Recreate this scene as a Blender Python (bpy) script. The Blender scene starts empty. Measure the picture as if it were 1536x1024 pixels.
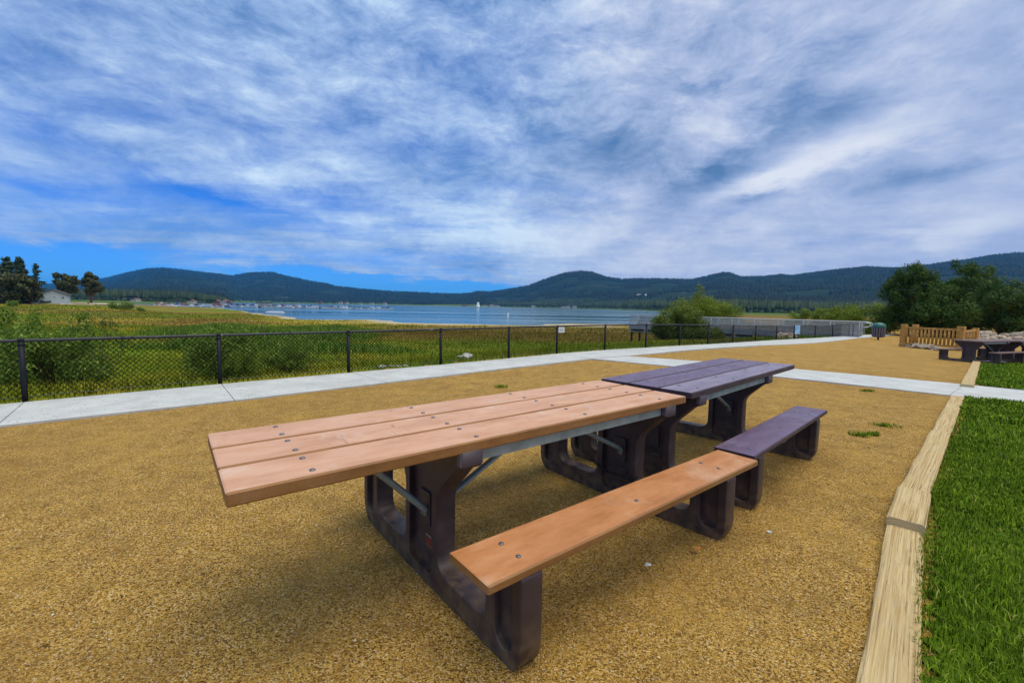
import bpy, bmesh, math, random
import numpy as np
from mathutils import Vector, Matrix, noise as mnoise
random.seed(7); rng = np.random.default_rng(7)
sc = bpy.context.scene; col = sc.collection
R = math.radians; PI = math.pi

# ------------------------------------------------------------------ camera
F_, PITCH, ROLL, H_ = 653.7, .0805, .0172, 1.349
cd = bpy.data.cameras.new('camera'); cam = bpy.data.objects.new('camera', cd); col.objects.link(cam)
cd.lens = F_/1536*36; cd.sensor_width = 36; cd.sensor_fit = 'HORIZONTAL'; cd.clip_start = .05; cd.clip_end = 60000
_f = Vector((0, math.cos(PITCH), -math.sin(PITCH))); _u = Vector((0, math.sin(PITCH), math.cos(PITCH))); _r = Vector((1, 0, 0))
CR = math.cos(ROLL)*_r + math.sin(ROLL)*_u; CU = -math.sin(ROLL)*_r + math.cos(ROLL)*_u; CF = _f
M = Matrix((CR, CU, -CF)).transposed().to_4x4(); M.translation = Vector((0, 0, H_)); cam.matrix_world = M
sc.camera = cam

def sm(a, b, x):
    t = min(1, max(0, (x-a)/(b-a))); return t*t*(3-2*t)
def smn(a, b, x):
    t = np.clip((x-a)/(b-a), 0, 1); return t*t*(3-2*t)
def gz(x, y=0): return -.35*sm(4, 18, x)
def gzn(x): return -.35*smn(4, 18, x)
def ray(px, py, Y):
    d = (px-768)/F_*CR - (py-512)/F_*CU + CF
    return Vector((0, 0, H_)) + d*(Y/d.y)
def gp(px, py, z=0.0):                       # point where a pixel meets a level
    d = (px-768)/F_*CR - (py-512)/F_*CU + CF
    return Vector((0, 0, H_)) + d*((z-H_)/d.z)
def g(px, py, up=0.0):                       # point where a pixel meets the park ground
    z = 0
    for _ in range(25):
        P = gp(px, py, z+up); z = gz(P.x)
    return P

# ------------------------------------------------------------------ object helpers
def tag(o, label=None, cat=None, group=None, kind=None):
    if label: o['label'] = label
    if cat: o['category'] = cat
    if group: o['group'] = group
    if kind: o['kind'] = kind
    return o
def empty(name, loc, rz=0, **k):
    o = bpy.data.objects.new(name, None); col.objects.link(o); o.empty_display_size = .1
    o.location = loc; o.rotation_euler = (0, 0, rz); return tag(o, **k)
def link(name, me, m=None, parent=None, **k):
    if m is not None:
        for x in (m if isinstance(m, (list, tuple)) else [m]): me.materials.append(x)
    o = bpy.data.objects.new(name, me); col.objects.link(o)
    if parent: o.parent = parent
    return tag(o, **k)
def npmesh(name, v, f, smooth=False, mi=None):
    v = np.asarray(v, dtype=np.float32).reshape(-1, 3); f = np.asarray(f, dtype=np.int32)
    me = bpy.data.meshes.new(name); n, k = f.shape
    me.vertices.add(len(v)); me.vertices.foreach_set('co', v.ravel())
    me.loops.add(n*k); me.loops.foreach_set('vertex_index', f.ravel())
    me.polygons.add(n); me.polygons.foreach_set('loop_start', np.arange(0, n*k, k, dtype=np.int32))
    me.polygons.foreach_set('loop_total', np.full(n, k, dtype=np.int32))
    if mi is not None: me.polygons.foreach_set('material_index', np.asarray(mi, dtype=np.int32))
    me.update(calc_edges=True); me.validate()
    if smooth: me.shade_smooth()
    return me
class MB:
    def __init__(s): s.bm = bmesh.new(); s.mi = 0
    def _mat(s, fs):
        for f in fs: f.material_index = s.mi
    def box(s, c, size, rz=0, rot=None, bev=0):
        r = bmesh.ops.create_cube(s.bm, size=1); vs = r['verts']
        mt = Matrix.Translation(c) @ (rot.to_4x4() if rot else Matrix.Rotation(rz, 4, 'Z')) @ Matrix.Diagonal((*size, 1))
        bmesh.ops.transform(s.bm, matrix=mt, verts=vs)
        fs = list({f for v in vs for f in v.link_faces}); s._mat(fs)
        if bev:
            es = list({e for v in vs for e in v.link_edges})
            bmesh.ops.bevel(s.bm, geom=es, offset=bev, segments=2, affect='EDGES', profile=.5, material=s.mi)
        return s
    def tube(s, pts, r, n=8, caps=True, smooth=True):
        pts = [Vector(p) for p in pts]; rr = r if isinstance(r, (list, tuple)) else [r]*len(pts)
        rings = []
        for i, p in enumerate(pts):
            t = (pts[min(i+1, len(pts)-1)] - pts[max(i-1, 0)])
            if t.length < 1e-9: t = Vector((0, 0, 1))
            t.normalize(); a = Vector((0, 0, 1)) if abs(t.z) < .9 else Vector((1, 0, 0))
            e1 = t.cross(a).normalized(); e2 = t.cross(e1)
            rings.append([s.bm.verts.new(p + rr[i]*(math.cos(2*PI*k/n)*e1 + math.sin(2*PI*k/n)*e2)) for k in range(n)])
        fs = []
        for A, B in zip(rings, rings[1:]):
            for k in range(n): fs.append(s.bm.faces.new((A[k], A[(k+1) % n], B[(k+1) % n], B[k])))
        for f in fs: f.smooth = smooth
        if caps: fs.append(s.bm.faces.new(rings[0][::-1])); fs.append(s.bm.faces.new(rings[-1]))
        s._mat(fs); return s
    def prism(s, poly, z0, z1):
        a = [s.bm.verts.new((x, y, z0)) for x, y in poly]; b = [s.bm.verts.new((x, y, z1)) for x, y in poly]
        n = len(poly); fs = [s.bm.faces.new(a[::-1]), s.bm.faces.new(b)]
        for k in range(n): fs.append(s.bm.faces.new((a[k], a[(k+1) % n], b[(k+1) % n], b[k])))
        s._mat(fs); return s
    def quad(s, *p):
        f = s.bm.faces.new([s.bm.verts.new(q) for q in p]); s._mat([f]); return s
    def blob(s, c, r, jit=.2, sub=2, seed=0, sq=(1, 1, 1)):
        q = bmesh.ops.create_icosphere(s.bm, subdivisions=sub, radius=1); c = Vector(c)
        for v in q['verts']:
            d = v.co.normalized(); k = 1 + jit*mnoise.noise(d*1.7 + Vector((seed*3.1, seed, 0))) * 1.6
            v.co = c + Vector((d.x*sq[0], d.y*sq[1], d.z*sq[2]))*r*k
        s._mat({f for v in q['verts'] for f in v.link_faces}); return s
    def build(s, name, m=None, parent=None, xf=None, **k):
        bmesh.ops.recalc_face_normals(s.bm, faces=s.bm.faces)
        if xf is not None: bmesh.ops.transform(s.bm, matrix=xf, verts=s.bm.verts)
        me = bpy.data.meshes.new(name); s.bm.to_mesh(me); s.bm.free()
        return link(name, me, m, parent, **k)
def copy_tree(o, parent=None):
    c = o.copy(); col.objects.link(c)
    if parent: c.parent = parent
    for ch in list(o.children): copy_tree(ch, c)
    return c

# ------------------------------------------------------------------ node helpers
class NT:
    def __init__(s, nt): s.nt = nt; s.L = nt.links; s.N = nt.nodes
    def n(s, t, **k):
        x = s.N.new(t)
        for a, b in k.items(): setattr(x, a, b)
        return x
    def put(s, sock, v):
        if hasattr(v, 'links'): s.L.new(v, sock)
        elif isinstance(v, (tuple, list)): sock.default_value = v if len(v) == len(sock.default_value) else (*v, 1)
        else: sock.default_value = v
    def m(s, op, a, b=0.0, c=None, clamp=False):
        x = s.n('ShaderNodeMath', operation=op, use_clamp=clamp); s.put(x.inputs[0], a); s.put(x.inputs[1], b)
        if c is not None: s.put(x.inputs[2], c)
        return x.outputs[0]
    def vm(s, op, a, b=(0, 0, 0)):
        x = s.n('ShaderNodeVectorMath', operation=op); s.put(x.inputs[0], a)
        if op == 'SCALE': s.put(x.inputs['Scale'], b)
        else: s.put(x.inputs[1], b)
        return x.outputs[0]
    def noise(s, vec, scale, detail=4, rough=.55, dist=0, out='Fac'):
        x = s.n('ShaderNodeTexNoise'); s.put(x.inputs['Vector'], vec); x.inputs['Scale'].default_value = scale
        x.inputs['Detail'].default_value = detail; x.inputs['Roughness'].default_value = rough; x.inputs['Distortion'].default_value = dist
        return x.outputs[out]
    def vor(s, vec, scale, out='Distance', feature='F1', rand=1):
        x = s.n('ShaderNodeTexVoronoi', feature=feature); s.put(x.inputs['Vector'], vec); x.inputs['Scale'].default_value = scale
        x.inputs['Randomness'].default_value = rand; return x.outputs[out]
    def ramp(s, fac, stops, interp='LINEAR'):
        x = s.n('ShaderNodeValToRGB'); s.put(x.inputs[0], fac); cr = x.color_ramp; cr.interpolation = interp
        while len(cr.elements) < len(stops): cr.elements.new(.5)
        for e, (p, c) in zip(cr.elements, stops): e.position = p; e.color = (*c, 1) if isinstance(c, (tuple, list)) else (c, c, c, 1)
        return x.outputs[0]
    def mix(s, f, a, b, mode='MIX'):
        x = s.n('ShaderNodeMix', data_type='RGBA', blend_type=mode); s.put(x.inputs[0], f); s.put(x.inputs[6], a); s.put(x.inputs[7], b)
        return x.outputs[2]
    def mrange(s, v, a, b, c=0.0, d=1.0, smooth=False):
        x = s.n('ShaderNodeMapRange'); x.interpolation_type = 'SMOOTHSTEP' if smooth else 'LINEAR'; s.put(x.inputs[0], v)
        for i, q in enumerate((a, b, c, d)): s.put(x.inputs[i+1], q)
        return x.outputs[0]
    def coord(s, out='Object'): return s.n('ShaderNodeTexCoord').outputs[out]
    def rcoord(s, k=40):
        r = s.n('ShaderNodeObjectInfo').outputs['Random']; q = s.n('ShaderNodeCombineXYZ')
        s.put(q.inputs[0], s.m('MULTIPLY', r, k)); s.put(q.inputs[1], s.m('MULTIPLY', r, k*.37)); return s.vm('ADD', s.coord(), q.outputs[0])
    def map(s, vec, loc=(0, 0, 0), rot=(0, 0, 0), scale=(1, 1, 1)):
        x = s.n('ShaderNodeMapping'); s.put(x.inputs[0], vec); x.inputs[1].default_value = loc; x.inputs[2].default_value = rot; x.inputs[3].default_value = scale
        return x.outputs[0]
    def bump(s, h, strength=.5, dist=.01, normal=None):
        x = s.n('ShaderNodeBump'); s.put(x.inputs['Height'], h); x.inputs['Strength'].default_value = strength; x.inputs['Distance'].default_value = dist
        if normal: s.L.new(normal, x.inputs['Normal'])
        return x.outputs[0]
def mat(name, fn, base=(.5, .5, .5), rough=.6, spec=.5, metal=0):
    m = bpy.data.materials.new(name); m.use_nodes = True; t = NT(m.node_tree); b = m.node_tree.nodes['Principled BSDF']
    b.inputs['Base Color'].default_value = (*base, 1); b.inputs['Roughness'].default_value = rough
    b.inputs['Specular IOR Level'].default_value = spec; b.inputs['Metallic'].default_value = metal
    if fn: fn(t, b)
    return m
def var(base, amt=.25, scale=6, rough=.6, bump=.2, bscale=60, metal=0, spec=.5, dist=.004):
    def fn(t, b):
        c = t.coord(); n = t.noise(c, scale, 5, .6); d = tuple(x*(1-amt) for x in base); l = tuple(min(1, x*(1+amt)) for x in base)
        t.put(b.inputs['Base Color'], t.ramp(n, [(.3, d), (.7, l)]))
        if bump: t.put(b.inputs['Normal'], t.bump(t.noise(c, bscale, 4), bump, dist))
    return fn, dict(base=base, rough=rough, metal=metal, spec=spec)
def vmat(name, *a, **k):
    fn, kw = var(*a, **k); return mat(name, fn, **kw)

# ------------------------------------------------------------------ materials
def gravel_fn(t, b):
    c = t.coord()
    cell = t.vor(c, 160, 'Color'); bw = t.n('ShaderNodeSeparateColor'); t.put(bw.inputs[0], cell)
    fine = t.ramp(bw.outputs[0], [(0, (.055, .027, .008)), (.22, (.27, .138, .024)), (.5, (.50, .28, .05)), (.85, (.69, .425, .10)), (1, (.80, .62, .34))])
    big = t.noise(c, .55, 6, .62); mid = t.noise(c, 5, 5, .65)
    c1 = t.mix(t.mrange(big, .45, .7, 0, .45), fine, (.36, .20, .045), 'MIX')
    c2 = t.mix(t.mrange(mid, .45, .65, 0, .45), c1, (.21, .115, .03)); c2 = t.mix(t.mrange(t.noise(c, .9, 6, .7, 1.2), .56, .66, 0, .35), c2, (.24, .13, .035))
    c3 = t.mix(t.mrange(t.noise(c, 1.7, 5, .6), .5, .72, 0, .35), c2, (.66, .40, .08)); c3 = t.mix(t.mrange(t.noise(c, 26, 3, .6), .64, .72, 0, .55), c3, (.13, .08, .03))
    d = t.vor(c, 160); d2 = t.vor(c, 60)
    t.put(b.inputs['Base Color'], c3)
    h = t.m('ADD', t.m('MULTIPLY', d, -1.0), t.m('MULTIPLY', d2, -.4)); h = t.m('ADD', h, t.m('MULTIPLY', t.noise(c, 7, 6, .65), 6.0))
    t.put(b.inputs['Normal'], t.bump(h, 1.0, .008))
gravel = mat('gravel', gravel_fn, rough=.95, spec=.15)
def pebble_fn(t, b):
    r = t.n('ShaderNodeNewGeometry').outputs['Random Per Island']
    t.put(b.inputs['Base Color'], t.ramp(r, [(0, (.10, .055, .015)), (.3, (.34, .19, .04)), (.65, (.60, .37, .10)), (.9, (.72, .50, .20)), (1, (.78, .68, .5))]))
pebble = mat('pebble', pebble_fn, rough=.85, spec=.25)
def concrete_fn(t, b):
    c = t.coord(); n = t.noise(c, 2.2, 6, .65); n2 = t.noise(c, 90, 3)
    col_ = t.ramp(n, [(.3, (.43, .44, .42)), (.5, (.51, .52, .49)), (.75, (.60, .60, .56))])
    sp = t.mrange(t.noise(t.map(c, scale=(1, 1, 1)), 24, 3, .65), .63, .68, 0, .8)
    col_ = t.mix(sp, col_, (.20, .17, .14))
    col_ = t.mix(t.mrange(t.noise(c, .9, 6, .72, 1.0), .5, .68, 0, .5), col_, (.36, .345, .30)); col_ = t.mix(t.mrange(t.noise(c, 7, 6, .75), .58, .7, 0, .35), col_, (.33, .31, .26))
    t.put(b.inputs['Base Color'], col_); t.put(b.inputs['Normal'], t.bump(n2, .25, .003))
concrete = mat('concrete', concrete_fn, rough=.85, spec=.25)
def plank_fn(dark, mid, light, stain, rough, sp):
    def fn(t, b):
        c = t.rcoord(); s = t.map(c, scale=(1, 3, 3)); n = t.noise(s, 3.2, 6, .66); f = t.noise(c, 240, 2)
        k = t.ramp(n, [(.28, dark), (.5, mid), (.72, light)])
        k = t.mix(t.mrange(f, .4, .75, 0, .35), k, dark)
        k = t.mix(t.mrange(t.noise(t.map(c, (3, 1, 0)), 3.1, 6, .72, .6), .55, .70, 0, .6), k, stain); k = t.mix(t.mrange(t.noise(t.map(c, (8, 2, 0), scale=(1, 2, 1)), 7, 6, .75, .8), .60, .70, 0, .35), k, tuple(x*.6 for x in dark))
        sc_ = t.mrange(t.noise(t.map(c, rot=(0, 0, .5), scale=(30, 4, 4)), 1.2, 4, .7, 1.5), .64, .67, 0, .8)
        k = t.mix(t.m('MULTIPLY', sc_, t.mrange(t.noise(c, 1.1, 2), .5, .62)), k, tuple(x*.25 for x in dark))
        t.put(b.inputs['Base Color'], k)
        t.put(b.inputs['Roughness'], t.mrange(t.noise(c, 5, 5), .3, .7, rough-.1, rough+.12))
        t.put(b.inputs['Normal'], t.bump(t.m('ADD', f, t.noise(t.map(c, scale=(3, 40, 40)), 3, 3)), .22, .002))
    return fn
tan_top = mat('tan_plank', plank_fn((.49, .24, .12), (.62, .335, .19), (.70, .425, .265), (.68, .52, .40), .5, .4), rough=.5, spec=.4)
tan_bench = mat('tan_bench_plank', plank_fn((.36, .135, .04), (.50, .205, .07), (.60, .29, .125), (.60, .38, .24), .5, .4), rough=.5, spec=.4)
pur_top = mat('purple_plank', plank_fn((.09, .05, .09), (.13, .085, .145), (.175, .125, .20), (.22, .19, .25), .42, .5), rough=.42, spec=.5)
dkb_top = mat('brown_plank', plank_fn((.10, .05, .04), (.16, .09, .07), (.22, .13, .10), (.26, .18, .13), .45, .5), rough=.45, spec=.5)
def plastic_fn(t, b):
    c = t.coord(); n = t.noise(c, 7, 6, .65); f = t.noise(c, 130, 4, .7)
    k = t.ramp(n, [(.3, (.032, .020, .022)), (.6, (.058, .038, .043)), (.8, (.105, .078, .088))])
    k = t.mix(t.mrange(f, .62, .74, 0, .5), k, (.12, .095, .11))
    gd = t.n('ShaderNodeSeparateXYZ'); t.put(gd.inputs[0], c)
    dust = t.m('MULTIPLY', t.mrange(gd.outputs[2], .22, .0, 0, .85), t.mrange(t.noise(c, 14, 4), .35, .7))
    k = t.mix(dust, k, (.22, .14, .06))
    t.put(b.inputs['Base Color'], k); t.put(b.inputs['Normal'], t.bump(f, .35, .003)); t.put(b.inputs['Roughness'], t.mrange(n, .3, .7, .42, .62))
plastic = mat('dark_recycled_plastic', plastic_fn, rough=.5, spec=.55)
steel = vmat('galvanised_steel', (.30, .36, .36), .25, 9, .5, .1, 60, metal=.35)
plate_d = vmat('dark_plate_edge', (.13, .10, .09), .2, 30, .5, 0)
bolt_m = vmat('bolt_steel', (.17, .175, .185), .3, 30, .42, .1, metal=.7)
redp = vmat('red_plate', (.22, .03, .02), .3, 30, .5, 0); platee = vmat('plate_edge', (.45, .33, .28), .2, 30, .5, 0)
chain_m = vmat('black_chain', (.02, .02, .022), .3, 30, .45, .1, metal=.3)
def rail_fn(t, b):
    c = t.coord(); k = t.mix(t.mrange(t.noise(c, 6, 6, .75), .60, .66), (.012, .014, .018), (.30, .31, .30))
    k = t.mix(t.mrange(t.noise(c, 2, 3), .3, .7, 0, .5), k, (.03, .034, .042)); t.put(b.inputs['Base Color'], k)
    t.put(b.inputs['Normal'], t.bump(t.noise(c, 70, 3), .3, .002))
rail_m = mat('black_worn_paint', rail_fn, rough=.45, spec=.5)
post_m = vmat('black_post_paint', (.012, .013, .018), .3, 8, .55, .2, 90, spec=.25)
wire_m = vmat('black_vinyl_wire', (.006, .007, .006), .3, 8, .8, 0, spec=.1)
twire_m = vmat('galvanised_wire', (.10, .15, .12), .3, 8, .5, 0)
def timber_fn(t, b):
    c = t.rcoord(); s = t.map(c, scale=(.5, 44, 44)); n = t.noise(s, 2.4, 8, .72, .2); crk = t.noise(t.map(c, (2, 3, 1), scale=(.7, 90, 90)), 1.8, 4, .6, .3)
    k = t.ramp(n, [(.28, (.28, .17, .06)), (.44, (.45, .31, .135)), (.56, (.57, .43, .215)), (.72, (.68, .55, .32))])
    k = t.mix(t.mrange(crk, .60, .66, 0, .75), k, (.12, .075, .035)); k = t.mix(t.mrange(t.noise(c, 5, 5), .55, .75, 0, .3), k, (.42, .36, .25))
    t.put(b.inputs['Base Color'], k); t.put(b.inputs['Normal'], t.bump(t.m('SUBTRACT', n, t.mrange(crk, .55, .7)), .55, .006))
timber = mat('weathered_timber', timber_fn, rough=.85, spec=.2)
def endg_fn(t, b):
    c = t.coord(); s = t.n('ShaderNodeSeparateXYZ'); t.put(s.inputs[0], c)
    r = t.m('SQRT', t.m('ADD', t.m('POWER', t.m('ADD', s.outputs[1], -.03), 2), t.m('POWER', t.m('ADD', s.outputs[2], .06), 2)))
    r = t.m('ADD', r, t.m('MULTIPLY', t.noise(c, 14, 3), .01)); w = t.m('SINE', t.m('MULTIPLY', r, 430))
    t.put(b.inputs['Base Color'], t.ramp(w, [(.2, (.50, .37, .18)), (.8, (.72, .57, .33))]))
endgrain = mat('timber_end_grain', endg_fn, rough=.9, spec=.15)
wood = vmat('stained_fence_wood', (.46, .235, .045), .45, 9, .7, .4, 40)
white_p = vmat('white_paint', (.74, .77, .78), .06, 5, .5, .1)
alu = vmat('grey_aluminium', (.42, .43, .44), .12, 5, .45, .1, metal=.4)
alu_l = vmat('bright_aluminium', (.36, .36, .365), .08, 5, .5, .1)
alu_d = vmat('grey_deck_beam', (.30, .29, .31), .15, 3, .6, .2)
black_m = vmat('dark_underside', (.012, .012, .013), .2, 3, .7, 0)
rock_m = vmat('pale_granite', (.42, .34, .25), .35, 3, .9, .7, 14, spec=.2, dist=.03)
rockw_m = vmat('white_granite', (.66, .64, .61), .15, 6, .9, .6, 20, spec=.2, dist=.02)
bark = vmat('bark', (.11, .075, .05), .35, 8, .9, .8, 30, spec=.15, dist=.02)
barkr = vmat('reddish_bark', (.17, .085, .055), .35, 3, .9, .5, 20, spec=.15)
def leaf(name, a, b_, c_, tr=.3, sc_=1.2):
    def fn(t, b):
        gi = t.n('ShaderNodeNewGeometry').outputs['Random Per Island']; n = t.noise(t.coord(), sc_, 3)
        k = t.ramp(t.m('ADD', t.m('MULTIPLY', gi, .65), t.m('MULTIPLY', n, .35)), [(.12, a), (.5, b_), (.88, c_)])
        t.put(b.inputs['Base Color'], k)
        tl = t.n('ShaderNodeBsdfTranslucent'); t.put(tl.inputs[0], k); ms = t.n('ShaderNodeMixShader'); ms.inputs[0].default_value = tr
        t.L.new(b.outputs[0], ms.inputs[1]); t.L.new(tl.outputs[0], ms.inputs[2])
        t.L.new(ms.outputs[0], t.N['Material Output'].inputs[0])
    return mat(name, fn, rough=.6, spec=.15)
lf_willow = leaf('olive_willow_leaf', (.05, .085, .012), (.12, .17, .022), (.25, .29, .045))
lf_bright = leaf('yellow_green_leaf', (.10, .15, .012), (.19, .25, .02), (.33, .37, .05))
lf_dark = leaf('dark_green_leaf', (.022, .05, .010), (.055, .11, .018), (.13, .20, .035))
lf_mid = leaf('mid_green_leaf', (.035, .075, .018), (.07, .13, .03), (.13, .20, .05))
lf_shrub = leaf('grey_green_leaf', (.06, .12, .014), (.15, .24, .028), (.30, .40, .07))
lf_pine = leaf('pine_needle', (.015, .032, .018), (.045, .080, .036), (.13, .18, .08), .1, .15)
lf_pineb = leaf('olive_pine_needle', (.03, .038, .016), (.08, .09, .032), (.18, .19, .07), .1, .15)
def grass_leaf(name, a, b_, c_, pscale):
    def fn(t, b):
        gi = t.n('ShaderNodeNewGeometry').outputs['Random Per Island']; n = t.noise(t.coord(), pscale, 4)
        k = t.ramp(t.m('ADD', t.m('MULTIPLY', gi, .45), t.m('MULTIPLY', n, .55)), [(.25, a), (.5, b_), (.75, c_)]); k = t.mix(t.mrange(gi, .94, .96, 0, .7), k, (.42, .36, .10))
        t.put(b.inputs['Base Color'], k)
    return mat(name, fn, rough=.7, spec=.08)
lawn_bl = grass_leaf('lawn_blade', (.04, .085, .003), (.12, .205, .007), (.27, .38, .02), 2.2)
def lawn_fn(t, b):
    c = t.coord(); k = t.ramp(t.noise(c, 2, 6, .7), [(.3, (.045, .085, .004)), (.6, (.09, .15, .006)), (.8, (.13, .20, .01))])
    t.put(b.inputs['Base Color'], k); t.put(b.inputs['Normal'], t.bump(t.noise(c, 60, 4), .8, .03))
lawn_m = mat('lawn_turf', lawn_fn, rough=.9, spec=.1)
def meadow_color(t, c):
    """green, straw and russet patches stretched along the shore, from world position"""
    a = t.map(c, rot=(0, 0, -.05), scale=(.6, 1, .0)); n = t.noise(a, .05, 6, .6, .8); n2 = t.noise(t.map(c, (40, 9, 0), scale=(.5, 1, 0)), .05, 5, .6, .5); n3 = t.noise(c, 1.3, 5, .65)
    k = t.ramp(n3, [(.3, (.075, .13, .006)), (.5, (.125, .18, .008)), (.72, (.21, .235, .014))])
    k = t.mix(t.mrange(n, .50, .64, 0, .85), k, (.42, .30, .035)); k = t.mix(t.mrange(n2, .53, .64, 0, .8), k, (.19, .11, .035))
    s = t.n('ShaderNodeSeparateXYZ'); t.put(s.inputs[0], c)
    dist = t.m('ADD', s.outputs[1], t.m('MULTIPLY', t.noise(c, .06, 3), 20))
    # russet band and straw belt before the shore
    band = t.m('MULTIPLY', t.mrange(dist, 42, 58, 0, 1, True), t.mrange(s.outputs[0], -34, -8, 0, 1, True))
    k = t.mix(t.m('MULTIPLY', band, .8), k, (.20, .105, .03))
    straw = t.m('MULTIPLY', t.m('MULTIPLY', t.mrange(dist, 78, 92, 0, 1, True), t.mrange(s.outputs[0], -80, -40, 0, 1, True)), t.mrange(s.outputs[0], 60, 35, 0, 1, True))
    k = t.mix(t.m('MULTIPLY', straw, .6), k, (.42, .31, .05))
    lft = t.m('MULTIPLY', t.mrange(s.outputs[0], -22, -46, 0, 1, True), t.mrange(dist, 34, 60, 0, 1, True))
    lf2 = t.m('MULTIPLY', lft, t.mrange(t.noise(t.map(c, scale=(.7, 1, 0)), .045, 5, .6, .8), .44, .6))
    k = t.mix(t.m('MULTIPLY', lf2, .85), k, (.24, .125, .04))
    loc = t.m('MULTIPLY', t.mrange(s.outputs[0], -1.0, -4.5, 0, 1, True), t.mrange(s.outputs[1], 26, 13, 0, 1, True)); k = t.mix(t.m('MULTIPLY', loc, t.mrange(t.noise(c, .45, 4, .6), .40, .58, .1, .8)), k, (.34, .27, .03))
    return k
def terrain_fn(t, b):
    c = t.coord(); s = t.n('ShaderNodeSeparateXYZ'); t.put(s.inputs[0], c); k = meadow_color(t, c)
    z = t.m('ADD', s.outputs[2], t.m('MULTIPLY', t.noise(c, .5, 4), .10))
    shore = t.mrange(z, -2.36, -2.46, 0, 1, True)
    k = t.mix(shore, k, t.ramp(t.noise(t.map(c, scale=(.3, 1, 0)), .3, 5), [(.35, (.30, .22, .12)), (.5, (.47, .40, .26)), (.7, (.36, .33, .22))]))
    far = t.mrange(s.outputs[1], 250, 420, 0, 1, True); k = t.mix(far, k, t.ramp(t.noise(c, .02, 4), [(.4, (.07, .12, .02)), (.65, (.12, .16, .04))]))
    mtn = t.mrange(s.outputs[2], 2, 14, 0, 1, True)
    rockp = t.mrange(t.noise(c, .011, 5, .7), .66, .72)
    k = t.mix(mtn, k, t.mix(t.m('MULTIPLY', rockp, .35), t.ramp(t.noise(c, .008, 6, .7), [(.3, (.008, .022, .015)), (.7, (.032, .048, .026))]), (.20, .16, .12)))
    t.put(b.inputs['Base Color'], k); t.put(b.inputs['Normal'], t.bump(t.noise(c, 3, 5, .7), .6, .15))
terrain_m = mat('terrain', terrain_fn, rough=.95, spec=.05)
def meadow_fn(t, b):
    gi = t.n('ShaderNodeNewGeometry').outputs['Random Per Island']; k = meadow_color(t, t.coord())
    k = t.mix(t.mrange(gi, 0, 1, 0, .5), k, (.14, .23, .010)); k = t.mix(t.mrange(gi, .8, 1, 0, .5), k, (.30, .27, .06))
    t.put(b.inputs['Base Color'], k)
meadow_bl = mat('meadow_blade', meadow_fn, rough=.8, spec=.05)
tallg = grass_leaf('tall_grass_blade', (.05, .11, .012), (.10, .19, .02), (.18, .27, .035), .4)
forest_m = leaf('mountain_conifer', (.002, .008, .009), (.006, .020, .015), (.018, .038, .022), 0, .006)
forest_n = leaf('shore_conifer', (.012, .026, .014), (.024, .048, .022), (.05, .075, .03), 0, .004)
def water_fn(t, b):
    c = t.coord(); a = t.map(c, scale=(.5, 1, 1)); h = t.m('ADD', t.noise(a, .9, 5, .65), t.m('MULTIPLY', t.noise(t.map(c, scale=(.25, 1, 1)), .12, 4), 1.2))
    t.put(b.inputs['Normal'], t.bump(h, .35, .10)); t.put(b.inputs['Base Color'], t.ramp(t.noise(t.map(c, scale=(.15, 1, 1)), .02, 4), [(.4, (.015, .08, .10)), (.6, (.035, .15, .18))]))
    t.put(b.inputs['Roughness'], t.mrange(t.noise(t.map(c, scale=(.12, 1, 1)), .03, 4), .4, .6, .06, .22))
water_m = mat('lake_water', water_fn, rough=.1, spec=.5); water_m.node_tree.nodes['Principled BSDF'].inputs['IOR'].default_value = 1.33

# ------------------------------------------------------------------ terrain, water
RID = [(-400, 436), (0, 432), (60, 430), (110, 425), (130, 422), (150, 421), (165, 419), (190, 413), (215, 408), (232, 406), (248, 405.5), (268, 407), (290, 410), (330, 414.5), (350, 417), (368, 413.5), (385, 412), (410, 411.5), (430, 417), (455, 422), (470, 425), (490, 428), (505, 432.5), (520, 434), (560, 438), (620, 441), (680, 443.5), (700, 443), (716, 439.5), (735, 440), (765, 436), (790, 431), (820, 420), (845, 412), (868, 409.5), (885, 411), (905, 418), (930, 421.5), (960, 420.5), (1000, 421), (1035, 422), (1060, 416), (1078, 412), (1090, 412.5), (1105, 418), (1140, 418), (1165, 415), (1180, 417), (1240, 409), (1290, 403.5), (1330, 405), (1350, 405), (1400, 398), (1440, 393), (1480, 386), (1510, 383), (1560, 381), (1700, 384), (1900, 392), (2400, 400)]
RX = np.array([(a-768)/F_ for a, b in RID]); RE = np.array([max(2, (446.0+.01725*a - b))/F_ for a, b in RID]) * 1.0
RDX = np.array([-3, -1.0, -.80, -.55, -.3, 0, .2, .6, 1.0, 2.5]); RD = np.array([7000, 7000, 4700, 4300, 3600, 3400, 3000, 2900, 2600, 2600.])
LAKE = -2.6
# near shoreline, meadow side (u = x/y, distance y)
SX = np.array([-1.25, -.80, -.67, -.64, -.60, -.55, -.49, -.41, -.2, 0, .14, .27, .35, .42, .5]); SY = np.array([400, 300, 262, 215, 168, 148, 128, 116, 108, 105, 112, 119, 138, 200, 430.])
FSX = np.array([-3, -.9, -.66, -.645, -.62, -.4, 0, .15, .3, .36, .5, 3]); FSY = np.array([420, 420, 560, 1150, 1750, 1900, 1700, 1500, 900, 600, 430, 430.])
_perm = rng.random((64, 64))
def vn(x, y):
    xi = np.floor(x).astype(int); yi = np.floor(y).astype(int); fx = x-xi; fy = y-yi; fx = fx*fx*(3-2*fx); fy = fy*fy*(3-2*fy)
    a = _perm[xi % 64, yi % 64]; b = _perm[(xi+1) % 64, yi % 64]; c = _perm[xi % 64, (yi+1) % 64]; d = _perm[(xi+1) % 64, (yi+1) % 64]
    return (a*(1-fx)+b*fx)*(1-fy)+(c*(1-fx)+d*fx)*fy
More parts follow.
